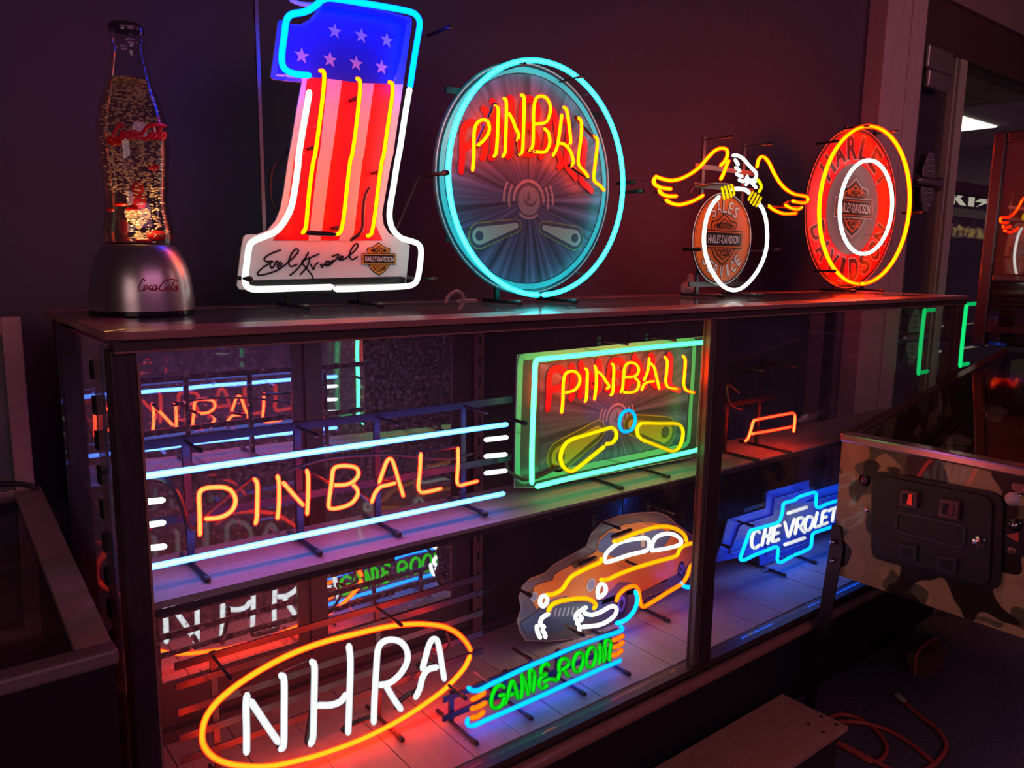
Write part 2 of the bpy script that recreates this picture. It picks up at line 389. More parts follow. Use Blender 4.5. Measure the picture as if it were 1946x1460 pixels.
for zc in (1.50, .83):
    h = MB()
    P = Plane(WY-.012)
    up = [(-.055,.02),(-.06,.055),(-.022,.125),(.022,.125),(.06,.055),(.055,.02)]
    h.plate(P, [(3.56+a, zc+b) for a,b in up], 0, .008); h.plate(P, [(3.56+a, zc-b) for a,b in up], 0, .008)
    hg = h.obj('hinge', HM, door, bevel=.002)
    MB().tube([(3.44,WY-.022,zc),(3.66,WY-.022,zc)], .014, 12).obj('hinge_pin', HM, hg, True)
    b = MB()
    for q in (.045,.07,.095):
        b.tube([(3.56,WY-.013,zc+q),(3.56,WY-.019,zc+q)], .006, 8); b.tube([(3.56,WY-.013,zc-q),(3.56,WY-.019,zc-q)], .006, 8)
    b.obj('bolt', CHROME, hg, True, kind='stuff')
# track bracket under the header
MB().box(3.37,3.60,WY-.05,WY+.01,1.94,2.03).box(3.40,3.60,WY-.045,WY-.02,1.87,1.94).obj('track_bracket', HM, door, bevel=.008)
st(MB().box(3.29,5.6,WY-.01,WY+.10,2.04,2.235), 'trim_3', mat('header_dark', (.07,.03,.035), .6))
st(MB().box(3.29,5.6,WY-.03,WY+.12,2.237,2.50), 'trim_4', mat('header_light', (.26,.17,.18), .6))
# far room seen through the door's window
st(MB().box(3.3,9.5,4.1,4.18,0,2.42), 'wall_far', mat('far_wall', (.10,.085,.08), .8))
st(MB().box(9.4,9.5,WY,4.1,0,2.42), 'wall_right', mat('far_wall'))
tile = mat('ceiling_tile', (.40,.34,.27), .9, noise=(30,(.46,.40,.32),(1,1,1)))
fc = st(MB().box(3.3,9.5,WY+.12,4.1,2.42,2.46), 'ceiling_far', mat('ceiling_grid', (.52,.45,.36), .6))
for i in range(12):
    for j in range(7):
        if (i, j) in ((7,3),): continue
        MB().box(3.4+i*.5,3.4+i*.5+.478,.75+j*.48,.75+j*.48+.458,2.408,2.4195).obj('ceiling_tile', tile, fc)
LM = bpy.data.materials.new('light_diffuser'); LM.use_nodes = True
b_ = LM.node_tree.nodes['Principled BSDF']; b_.inputs['Emission Color'].default_value = (1,.93,.78,1); b_.inputs['Emission Strength'].default_value = 6
pts = [U(1823,229,z=2.405), U(1828,199,z=2.405), U(1893,221,z=2.405)]
cl = thing('ceiling_light', (pts[0].x, pts[0].y, 2.40), 'bright square ceiling light panel in the room beyond the door window', 'light')
MB().box(pts[0].x-.5, pts[0].x+.55, pts[0].y-.1, pts[0].y+.85, 2.396, 2.407).obj('diffuser', LM, cl)
MB().box(pts[0].x-.53, pts[0].x+.58, pts[0].y-.13, pts[0].y+.88, 2.4072, 2.4078).obj('light_frame', mat('ceiling_grid'), cl)
# band machine header and back panel seen through the window
PK = Plane(1.7)
a0, h0 = PK.L(1806,361); a1, h1 = PK.L(1892,398)
kb = thing('lit_sign_header', ((a0+a1)/2,1.7,0), 'dark header board with large dotted cream capitals, seen through the door window', 'sign')
MB().plate(PK, [(a0-.12,h1-.02),(a1+.35,h1-.02),(a1+.35,h0+.03),(a0-.12,h0+.03)], .004, .03).obj('board', mat('header_board', (.03,.02,.02), .5), kb)
LIT = bpy.data.materials.new('lit_letters'); LIT.use_nodes = True; nt = LIT.node_tree; b_ = nt.nodes['Principled BSDF']
tc = nt.nodes.new('ShaderNodeTexCoord'); vo = nt.nodes.new('ShaderNodeTexVoronoi'); vo.inputs['Scale'].default_value = 26; vo.inputs['Randomness'].default_value = 0
rp = nt.nodes.new('ShaderNodeValToRGB'); rp.color_ramp.elements[0].color = (.45,.40,.2,1); rp.color_ramp.elements[1].color = (1,.95,.72,1); rp.color_ramp.elements[0].position = .2; rp.color_ramp.elements[1].position = .34
nt.links.new(tc.outputs['Object'], vo.inputs['Vector']); nt.links.new(vo.outputs['Distance'], rp.inputs[0]); nt.links.new(rp.outputs[0], b_.inputs['Emission Color']); b_.inputs['Emission Strength'].default_value = .8
# letters drawn as bold shapes: K, I, and two lightning-shaped S
def band_letters(mb, x0, y0, W, H, d, th):
    zz = lambda L, o, w_: [(x0+(o+x*w_)*W, y0+y*H) for x,y in L]
    mb.plate(PK, zz([(0,0),(.30,0),(.30,1),(0,1)],0,.34), d, th); mb.plate(PK, zz([(.31,.42),(.66,1),(1.0,1),(.60,.5),(1.0,0),(.64,0),(.31,.40)],0,.34), d, th)
    mb.plate(PK, zz([(0,0),(1,0),(1,1),(0,1)],.39,.115), d, th)
    for k in (.53, .99):
        mb.plate(PK, zz([(.08,0),(.80,.58),(.45,.58),(1.0,1),(.52,1),(.0,.40),(.36,.40)],k,.44), d, th)
mb = MB(); band_letters(mb, a0+.01, h1, a1-a0, h0-h1, 0, .004)
mb.obj('lettering', LIT, kb)
a2, h2 = PK.L(1800,412); a3, h3 = PK.L(1888,456)
kk = thing('pinball_backglass', ((a2+a3)/2,1.7,0), 'dark backglass with blurred golden figures under pale capitals, seen through the door window', 'pinball machine')
MB().plate(PK, [(a2-.05,h3-.5),(a3+.4,h3-.5),(a3+.4,h2+.01),(a2-.05,h2+.01)], .005, .06).obj('panel', mat('panel_black', (.02,.015,.02), .3), kk)
MB().box(a2-.05,a3+.4,1.70,1.80,0,h3-.5).obj('cabinet', mat('panel_black'), kk)
mb = MB(); rr = random.Random(3)
GOLD = bpy.data.materials.new('gold_print'); GOLD.use_nodes = True; nt = GOLD.node_tree; b_ = nt.nodes['Principled BSDF']
tc = nt.nodes.new('ShaderNodeTexCoord'); n_ = nt.nodes.new('ShaderNodeTexNoise'); n_.inputs['Scale'].default_value = 14; rp = nt.nodes.new('ShaderNodeValToRGB')
for e, p, c_ in zip((0,1), (.42,.66), ((.02,.015,.02,1),(.8,.5,.1,1))): rp.color_ramp.elements[e].position = p; rp.color_ramp.elements[e].color = c_
nt.links.new(tc.outputs['Object'], n_.inputs['Vector']); nt.links.new(n_.outputs['Fac'], rp.inputs[0]); nt.links.new(rp.outputs[0], b_.inputs['Emission Color']); b_.inputs['Emission Strength'].default_value = .45
mb.plate(PK, [(a2,h3),(a3+.3,h3),(a3+.3,(h2+h3)/2),(a2,(h2+h3)/2+.03)], .003, .002).obj('figure_print', GOLD, kk)
mb = MB(); band_letters(mb, a2+.12, (h2+h3)/2+.005, (a3-a2)*.9, (h2-h3)*.42, 0, .002)
mb.obj('lettering', mat('pale_print', (.45,.38,.38), .4), kk)
MB().box(a0,a0+.03,1.71,1.73,h2+.01,h1-.02).box(a1+.2,a1+.23,1.71,1.73,h2+.01,h1-.02).obj('header_bracket', mat('panel_black'), kb, kind='stuff')
wl = bpy.data.lights.new('far_room_light','AREA'); wl.size = 1.2; wl.energy = 60; wl.color = (1,.85,.6); wo = bpy.data.objects.new('far_room_light', wl); COL.objects.link(wo); wo.location = (7.0,2.4,2.3)
gp = glass('window_glass', (.8,.8,.8), .06, dirt=.04)
wn = MB().box(3.83,5.6,WY+.02,WY+.026,1.53,2.04).obj('window_1', gp); wn['kind'] = 'structure'
wn = MB().box(3.83,5.6,WY+.02,WY+.026,.86,1.475).obj('window_2', gp); wn['kind'] = 'structure'
# ================================================================== THE DISPLAY CASE
case = thing('display_case', (1.35,.2,0), 'long wood-framed glass showcase with dark base holding neon signs on two levels', 'display case')
GL = glass('case_glass', (.97,.98,.98), .045, dirt=.03)
GLS = glass('side_glass', (.85,.88,.95), .06, dirt=.12)
CX0, CX1, ZT = .19, 2.512, 1.06
BR = mat('counter_border', (.33,.13,.12), .3, noise=(9,(.42,.17,.15),(1,14,14)), spec=.6, coat=.2)
ch = .018
mb = MB(); P0 = Plane(0)
def slab(mb, poly, z0, z1):
    n = len(poly); tri = geometry.tessellate_polygon([[Vector((x,y,0)) for x,y in poly]])
    return mb.add([(x,y,z0) for x,y in poly]+[(x,y,z1) for x,y in poly], [tuple(t) for t in tri]+[tuple(i+n for i in t) for t in tri]+[(i,(i+1)%n,(i+1)%n+n,i+n) for i in range(n)])
slab(mb, [(CX0+ch,-.02),(CX1-ch,-.02),(CX1,-.02+ch),(CX1-.06,.058),(CX0+.066,.058),(CX0,-.02+ch)], 1.05, ZT).obj('front_border', BR, case, bevel=.0015)
slab(MB(), [(CX0,-.02+ch),(CX0+.066,.058),(CX0+.066,.37),(CX0,.43)], 1.05, ZT).obj('side_border', BR, case, bevel=.0015)
slab(MB(), [(CX1,-.02+ch),(CX1,.43),(CX1-.06,.37),(CX1-.06,.058)], 1.05, ZT).obj('side_border', BR, case, bevel=.0015)
slab(MB(), [(CX0,.43),(CX0+.066,.37),(CX1-.06,.37),(CX1,.43)], 1.05, ZT).obj('back_border', BR, case, bevel=.0015)
TG = mat('dusty_counter_glass', (.10,.11,.115), .12, 0, .6, noise=(26,(.17,.18,.185),(1,5,1)), coat=.6)
MB().box(CX0+.066,CX1-.06,.058,.37,1.053,1.0592).obj('top_panel', TG, case)
MB().box(CX0+.008,CX1-.008,-.012,.02,1.037,1.05).obj('fascia', DARKW, case)
MB().box(CX0+.008,CX1-.008,-.014,-.006,1.0345,1.037).obj('glass_bead', REDW, case)
MB().box(CX0+.008,CX1-.008,.39,.42,.99,1.05).obj('back_rail', DARKW, case)
POSTM = mat('post_wood', (.035,.022,.028), .35, noise=(7,(.06,.035,.04),(12,12,1)))
MB().box(.194,.222,-.006,.03,.27,1.037).obj('post', POSTM, case, bevel=.002)
MB().box(.2225,.2255,-.004,.03,.27,1.02).obj('post_edge', REDW, case)
MB().box(2.466,2.504,-.006,.03,.27,1.037).obj('post', mat('post_wood_red',(.13,.05,.05),.35), case, bevel=.002)
MB().box(1.322,1.362,-.010,.014,.27,1.037).obj('mullion', POSTM, case, bevel=.002)
MB().box(1.302,1.3215,-.008,.010,.27,1.037).box(1.312,1.3145,-.011,-.008,.27,1.037).obj('mullion_channel', mat('bronze_channel', (.22,.15,.13), .3, .4), case)
MB().box(.2,.222,.39,.42,.0,1.04).obj('back_post', POSTM, case); MB().box(2.48,2.504,.39,.42,.0,1.04).obj('back_post', POSTM, case)
MB().box(.2225,1.302,.002,.008,.277,1.037).obj('front_glass', GL, case); MB().box(1.362,2.466,.002,.008,.277,1.037).obj('front_glass', GL, case)
MB().box(.197,.202,.03,.39,.28,1.04).obj('end_glass', GLS, case); MB().box(2.49,2.495,.03,.39,.28,1.04).obj('end_glass', GL, case)
MB().box(CX0,CX1-.005,-.008,.42,.05,.262).obj('base', mat('base_black', (.012,.009,.014), .6), case, bevel=.002)
MB().box(CX0,CX1-.005,-.014,.02,.262,.2755).obj('bottom_rail', DARKW, case, bevel=.001)
MB().tube([(CX0-.005,-.012,.238),(CX1,-.012,.238)], .014, 12).obj('base_moulding', REDW, case, True)
MB().box(CX0+.03,CX1-.03,.03,.40,0,.05).obj('plinth', mat('base_black'), case)
PLK = mat('plank_paint', (.44,.37,.38), .5, noise=(5,(.56,.48,.48),(3,1,1)))
k = 0; x = .741-5*.1058
while x < 2.48:
    xa, xb = max(x+.001,.203), min(x+.1048,2.488)
    if xb-xa > .02: MB().box(xa,xb,.022,.40,.264,.2765+.0006*((k*7)%3)).obj('plank', PLK, case)
    x += .1058; k += 1
# back of the case: sliding mirror doors, then plain dark panels
MIR = bpy.data.materials.new('old_mirror'); MIR.use_nodes = True; nt = MIR.node_tree; b_ = nt.nodes['Principled BSDF']
b_.inputs['Base Color'].default_value = (.62,.64,.68,1); b_.inputs['Metallic'].default_value = 1; b_.inputs['Roughness'].default_value = .015
tc = nt.nodes.new('ShaderNodeTexCoord'); n_ = nt.nodes.new('ShaderNodeTexNoise'); n_.inputs['Scale'].default_value = 7; n_.inputs['Detail'].default_value = 1
bp = nt.nodes.new('ShaderNodeBump'); bp.inputs['Strength'].default_value = .03; bp.inputs['Distance'].default_value = .02
nt.links.new(tc.outputs['Object'], n_.inputs['Vector']); nt.links.new(n_.outputs['Fac'], bp.inputs['Height']); nt.links.new(bp.outputs[0], b_.inputs['Normal'])
n2 = nt.nodes.new('ShaderNodeTexNoise'); n2.inputs['Scale'].default_value = 90; n2.inputs['Detail'].default_value = 3
mp = nt.nodes.new('ShaderNodeMapRange'); mp.inputs[1].default_value = .66; mp.inputs[2].default_value = .78; mp.inputs[3].default_value = .01; mp.inputs[4].default_value = .25
nt.links.new(tc.outputs['Object'], n2.inputs['Vector']); nt.links.new(n2.outputs['Fac'], mp.inputs[0]); nt.links.new(mp.outputs[0], b_.inputs['Roughness'])
df = nt.nodes.new('ShaderNodeBsdfDiffuse'); df.inputs[0].default_value = (.7,.7,.75,1); mx = nt.nodes.new('ShaderNodeMixShader'); m3 = nt.nodes.new('ShaderNodeMapRange')
m3.inputs[1].default_value = .40; m3.inputs[2].default_value = .75; m3.inputs[3].default_value = .05; m3.inputs[4].default_value = .34
nt.links.new(n2.outputs['Fac'], m3.inputs[0]); nt.links.new(m3.outputs[0], mx.inputs[0]); nt.links.new(b_.outputs[0], mx.inputs[1]); nt.links.new(df.outputs[0], mx.inputs[2]); nt.links.new(mx.outputs[0], nt.nodes['Material Output'].inputs[0])
def mdoor(x0, x1, mx0, mx1, y):
    d = MB().box(x0,mx0,y,y+.012,.30,1.0).box(mx1,x1,y,y+.012,.30,1.0).box(mx0,mx1,y,y+.012,.30,.385).box(mx0,mx1,y,y+.012,.992,1.0).obj('mirror_door', DARKW, case)
    MB().box(mx0,mx1,y+.003,y+.007,.384,.993).obj('mirror', MIR, d)
mdoor(.224, .612, .232, .583, .403); mdoor(.606, .995, .641, .944, .391+.006)
MB().box(.205,2.48,.385,.42,.277,.30).obj('door_track', DARKW, case)
DGL = mat('dark_panel', (.035,.028,.032), .2, noise=(6,(.05,.035,.04),(8,8,1)), spec=.5, coat=.3)
for x0, x1 in ((1.03,1.5),(1.505,1.95),(1.955,2.36)):
    MB().box(x0,x1,.403,.415,.30,1.0).obj('back_panel', DGL, case)
def standard(x, y, sx=1):
    s_ = MB().box(x-.012,x+.012,y,y+.004,.29,1.02).obj('shelf_standard', mat('standard_metal', (.22,.12,.12), .4, .3), case)
    b = MB(); z = .33
    while z < 1.0:
        b.box(x-.003,x+.003,y-.0012,y-.0002,z,z+.02); z += .045
    b.obj('slots', mat('slot_black',(.006,.005,.006),.8), s_, kind='stuff')
standard(1.005,.38)
s_ = MB().box(.203,.206,.10,.15,.29,1.02).obj('shelf_standard', mat('standard_grey',(.16,.17,.22),.5), case)
b = MB(); z = .33
while z < 1.0:
    b.box(.1955,.2025,.118,.132,z,z+.024); z += .047
b.obj('slots', mat('slot_black'), s_, kind='stuff')
SHM = mat('shelf_wood', (.34,.27,.28), .34, noise=(9,(.50,.41,.42),(1,14,14)), spec=.5, coat=.15)
def shelf(x0, x1, z0, z1):
    th = .010
    p = [(x0,.02,z0-th),(x1,.02,z1-th),(x1,.185,z1-th),(x0,.185,z0-th),(x0,.02,z0),(x1,.02,z1),(x1,.185,z1),(x0,.185,z0)]
    s_ = MB().hexa(p).obj('shelf', SHM, case)
    MB().hexa([(a,b-.0022 if b < .1 else .0225,c) for a,b,c in [(x0,.02,z0-th-.0005),(x1,.02,z1-th-.0005),(x1,.0198,z1-th-.0005),(x0,.0198,z0-th-.0005),(x0,.02,z0-.0012),(x1,.02,z1-.0012),(x1,.0198,z1-.0012),(x0,.0198,z0-.0012)]]) if False else None
    MB().box(x0,x1,.0175,.0198,min(z0,z1)-th-.0005,min(z0,z1)-.001).obj('shelf_edge', mat('shelf_edge_dark',(.05,.03,.035),.4), s_)
shelf(.227, 1.345, .7085, .699); shelf(1.350, 2.462, .698, .695)
ZS = lambda x: .7085-(x-.227)/1.118*.0095 if x < 1.348 else .6965
# ================================================================== SIGNS ON THE COUNTER
PW = pm('white', (.78,.78,.76)); PBK = pm('black', (.012,.012,.014)); PRD = pm('red', (.72,.015,.02)); PBL = pm('blue', (.01,.03,.62))
PGY = pm('grey', (.20,.21,.22)); POR = pm('orange', (.80,.17,.03)); PGD = pm('gold', (.75,.38,.05))
# ---- number one sign
P = Plane(.27); OX, K = 400, 4.054
s1 = thing('neon_sign', (.62,.31,ZT), 'tall neon numeral one, blue top with stars, red striped stem, white signed foot', 'neon sign', 'neon signs on the counter')
A = lambda L, d=0.0: P.T(OX, 0, K, L, d)
B = lambda L, d=0.0: P.T(OX, 300, K, L, d)
tubes(s1, P, [A([(755,580),(690,575),(625,562),(578,535),(553,490),(552,400),(568,280),(580,180),(600,130),(640,106),(710,95),(770,70),(825,30),(860,-2),(910,-14),(1000,-4),(1200,28),(1400,62),(1540,92),(1592,125),(1612,180),(1600,270),(1570,450),(1538,665)])], N_BLUE, .0054, n=6)
tubes(s1, P, [A([(760,715),(746,800),(720,950),(695,1100),(683,1180)])+B([(672,80),(648,250),(622,380),(575,480),(510,560),(430,600),(350,632),(308,665),(292,720),(275,850),(265,940),(282,990),(330,1012),(450,1012),(700,1003),(930,996)]),
     A([(1533,690),(1500,880),(1462,1130)])+B([(1440,30),(1410,220),(1383,380),(1382,480),(1410,560),(1470,618),(1545,642),(1600,665),(1622,715),(1615,820),(1598,920),(1570,970),(1500,990),(1300,1000),(1100,1010),(970,1012)])], N_WHT1, .0054, n=6)
tubes(s1, P, [A([(848,545),(868,550),(877,590),(868,720),(840,950),(808,1180)])+B([(792,30),(765,220),(748,400),(735,530),(712,575)]),
     A([(1132,608),(1150,625),(1150,720),(1120,1000),(1092,1190)])+B([(1076,30),(1050,250),(1030,430),(1012,540),(990,582),(955,588)]),
     A([(1380,635),(1400,650),(1400,740),(1362,1000),(1335,1190)])+B([(1320,30),(1295,210),(1270,420),(1250,545),(1235,590),(1212,600)])], N_YR, .0038, n=6)
d = .04
out = A([(520,165),(545,152),(620,185),(690,190),(760,150),(810,95),(850,25),(880,-25),(1000,-10),(1300,70),(1545,135),(1552,175),(1509,470),(1461,820),(1425,1060),(1408,1190)],d)+B([(1390,40),(1345,300),(1322,430),(1335,520),(1375,580),(1440,622),(1500,640),(1536,680),(1505,970),(1290,990),(700,1000),(290,1018),(225,1015),(204,985),(215,880),(240,690),(255,610),(275,592),(360,590),(440,560),(505,480),(540,390),(565,260),(600,12)],d)+A([(632,1050),(668,830),(705,635),(600,625),(480,610),(462,590),(490,400)],d)
MB().plate(P, out, d, .004).obj('back_board', PW, s1)
blue = A([(560,170),(640,205),(710,205),(790,165),(838,105),(868,40),(890,0),(1300,90),(1490,140),(1515,165),(1460,460),(1405,645),(1150,640),(880,605),(720,590),(510,570),(525,420),(545,250)],d)
MB().plate(P, blue, d-.001, .0009).obj('blue_print', PBL, s1)
rimb = A([(520,165),(545,152),(620,185),(690,190),(760,150),(810,95),(850,25),(880,-25),(1000,-10),(1300,70),(1545,135),(1552,175),(1509,470),(1483,650),(1415,648),(1500,175),(890,30),(838,105),(790,165),(710,205),(640,205),(560,172),(540,260),(505,588),(700,605),(705,635),(600,625),(480,610),(462,590),(490,400)],d)
MB().plate(P, rimb, d-.0007, .0006).obj('rim_print', pm('rim_blue2',(.06,.12,.75)), s1)
red = A([(745,600),(880,606),(1150,641),(1400,646),(1395,760),(1365,1000),(1345,1190)],d)+B([(1335,40),(1292,300),(1270,430),(1275,530),(1325,638),(480,638),(545,520),(590,410),(612,260),(645,12)],d)+A([(677,1050),(722,780)],d)
MB().plate(P, red, d-.001, .0009).obj('red_print', PRD, s1)
st_ = MB()
st_.plate(P, A([(900,608),(1010,622),(935,1190)],d)+B([(925,20),(845,640),(752,640),(825,20)],d)+A([(840,1180)],d), d-.0016, .0006)
st_.plate(P, A([(1165,643),(1258,646),(1180,1190)],d)+B([(1168,20),(1095,640),(988,640),(1092,20)],d)+A([(1100,1180)],d), d-.0016, .0006)
st_.obj('stripes', PW, s1)
for (x, y), r in zip([(955,242),(1160,277),(1355,312),(700,430),(918,460),(1120,490),(1315,520)], (62,62,60,66,64,62,60)):
    a, h = A([(x,y)],d)[0]; rr_ = abs(A([(x,y+r)],d)[0][1]-h)
    MB().plate(P, [(a+rr_*(1 if k%2==0 else .42)*math.sin(math.pi*k/5+.05), h+rr_*(1 if k%2==0 else .42)*math.cos(math.pi*k/5+.05)) for k in range(10)], d-.0016, .0006).obj('star', pm('star', (.55,.55,.72)), s1)
MB().plate(P, B([(300,945),(1462,915),(1500,925),(1495,968),(690,980),(300,990)],d), d-.0016, .0006).obj('slot', PBK, s1)
sg = MB()
for pl in [[(535,712),(470,735),(412,775),(430,800),(478,798),(410,840),(362,885),(372,905),(440,893),(510,868),(545,845)],
           [(455,822),(468,852),(490,830),(505,795),(520,812)], [(522,832),(548,820),(535,805),(515,825),(522,850),(560,835),(580,818)],
           [(580,818),(640,765),(675,718),(655,703),(622,740),(600,800),(615,838),(662,822)], [(752,730),(712,800),(660,865),(612,905)],
           [(832,742),(760,772),(702,800),(735,850),(775,900),(790,940),(778,958),(764,942)], [(762,778),(742,840),(690,900)],
           [(770,820),(790,862),(805,825),(828,808)], [(845,822),(858,845),(862,820)], [(868,826),(905,818),(918,800),(890,800),(880,825),(905,832),(935,812)],
           [(925,808),(945,790),(935,812)], [(935,760),(985,745),(960,790),(940,795)], [(985,785),(1020,765),(1000,760),(990,782),(1020,785),(1050,765)],
           [(1050,765),(1100,725),(1135,680),(1120,660),(1085,700),(1068,755),(1090,785),(1130,762)]]:
    stroke(sg, P, smooth(B(pl, d), 4), .0014, d-.0017, .0004)
sg.obj('signature', PBK, s1)
c_ = B([(1295,780)], d)[0]; hw = (B([(1426,780)], d)[0][0]-B([(1163,780)], d)[0][0])/2
shield(s1, P, c_, hw, d-.0015, PBK, PGD, PBK, PW, PBK)
f1, f2 = U(570,590,z=ZT).x, U(732,587,z=ZT).x
stand(s1, P, [f1+.012, f2+.006], ZT, P.L(540,560)[1]+.01, .045, -.035, bars=(P.L(540,560)[1]+.006,), span=(f1-.05,f2+.08), r=.0042, top_rods=False)
MB().box(f1-.03,f1-.024,.315,.321,ZT+.03,1.62).obj('hanger_bar', GREYM, s1)
rods(s1, P, [P.L(445,528,.045), P.L(812,530,.0), P.L(838,58,0)], .046, -.03, .004)
standoff(s1, P, [P.L(770,62), P.L(545,147), P.L(452,530), P.L(788,528), P.L(600,240), P.L(580,290)], .04)
rods(s1, P, [P.L(664,192,.04), P.L(630,434,.04), P.L(706,330,.04), P.L(584,284,.04)], .04, .012, .0035)
mbk = MB().tube([P.W(*q, -.002) for q in P.T(400,300,K,[(745,577),(850,582),(950,588)],0)], .0042, 8).obj('blocked_tube', TUBEOFF, s1, True)
MB().tube([P.W(*q, .012) for q in smooth(P.T(400,300,K,[(1245,235),(1215,300),(1200,420),(1190,560),(1110,630)]),5)], .0035, 8).obj('blocked_tube', TUBEOFF, s1, True)
MB().tube([(v[0], .33, v[1]) for v in smooth([Plane(.33).L(x_,y_) for x_,y_ in ((590,235),(545,290),(518,320),(514,370),(528,405),(545,440))],5)], .003, 8).obj('power_wire', RUB, s1, True)
# small lit loops above the numeral's head
lp = [P.L(x_,y_,.04) for x_,y_ in ((553,0),(572,7),(600,8),(618,-4),(630,-30))]
MB().tube([P.W(a,h,.04) for a,h in smooth(lp,5)], .004, 8).obj('board_hook', PW, s1, True)
# ---- round pinball sign
P = Plane(.215); OX, K = 800, 4.633
s2 = thing('neon_sign', (1.035,.25,ZT), 'round neon sign with pale cyan ring and curved red word over printed ball and flippers', 'neon sign', 'neon signs on the counter')
A = lambda L, d=0.0: P.T(OX, 80, K, L, d)
B = lambda L, d=0.0: P.T(OX, 320, K, L, d)
cc_, RR = (1.0376,1.303), .2245
tubes(s2, P, [[(1.0376+.2262*math.cos(t), 1.303+.2250*math.sin(t)) for t in [-math.pi/2+.03+(math.pi*2-.06)*k/40*.5 + (0 if s_ == 0 else math.pi-.0) for k in range(41)]] for s_ in (0,)], N_CYAN, .0052, n=3)
tubes(s2, P, [[(1.0376+.2262*math.cos(t), 1.303+.2250*math.sin(t)) for t in [math.pi/2+.004+(math.pi-.04)*k/40 for k in range(41)]]], N_CYAN, .0052, n=3)
d = .04; dc = (1.0346,1.3055); DR = .2285
SMK = mat('smoked_board', (.055,.06,.085), .25, 0, .4)
MB().plate(P, circ(dc,DR,72), d+.001, .004).obj('back_board', SMK, s2)
mb = MB(); stroke(mb, P, circ(dc,DR-.004,72), .0012, d-.001, .002, closed=True); mb.obj('board_rim', mat('rim_grey',(.5,.5,.52),.3), s2)
mb = MB(); stroke(mb, P, circ(dc,DR-.0165,72), .0055, d-.001, .0018, closed=True); mb.obj('ring_print', pm('ring_teal_lit', (.10,.62,.68)), s2)  # teal light of the cyan tube is put into the print colour
# printed glow: a disc tinted towards blue with radial rays
RAY = bpy.data.materials.new('ray_print'); RAY.use_nodes = True; nt = RAY.node_tree; b_ = nt.nodes['Principled BSDF']; b_.inputs['Roughness'].default_value = .35
tc = nt.nodes.new('ShaderNodeTexCoord'); sp = nt.nodes.new('ShaderNodeSeparateXYZ'); at = nt.nodes.new('ShaderNodeMath'); at.operation = 'ARCTAN2'
nt.links.new(tc.outputs['Object'], sp.inputs[0]); 
sx_ = nt.nodes.new('ShaderNodeMath'); sx_.operation = 'SUBTRACT'; sz_ = nt.nodes.new('ShaderNodeMath'); sz_.operation = 'SUBTRACT'
sx_.inputs[1].default_value = 0; sz_.inputs[1].default_value = 0
nt.links.new(sp.outputs[0], sx_.inputs[0]); nt.links.new(sp.outputs[2], sz_.inputs[0]); nt.links.new(sx_.outputs[0], at.inputs[0]); nt.links.new(sz_.outputs[0], at.inputs[1])
n_ = nt.nodes.new('ShaderNodeTexNoise'); n_.noise_dimensions = '1D'; n_.inputs['Scale'].default_value = 9; n_.inputs['Detail'].default_value = 4; nt.links.new(at.outputs[0], n_.inputs['W'])
rp = nt.nodes.new('ShaderNodeValToRGB'); rp.color_ramp.elements[0].position = .35; rp.color_ramp.elements[0].color = (.05,.055,.09,1); rp.color_ramp.elements[1].position = .75; rp.color_ramp.elements[1].color = (.17,.19,.38,1)
nt.links.new(n_.outputs['Fac'], rp.inputs[0]); nt.links.new(rp.outputs[0], b_.inputs['Base Color'])
bc = B([(950,285)],d)[0]
def ray_disc(sign, P, c, R, d, poly):
    mb = MB().plate(P, poly, d, .0008); o = mb.obj('ray_print', RAY, sign)
    off = Vector(P.W(c[0],c[1],d)); o.data.transform(Matrix.Translation(-off)); o.location = o.location + off
ray_disc(s2, P, bc, DR, d, circ(dc,DR-.024,64))
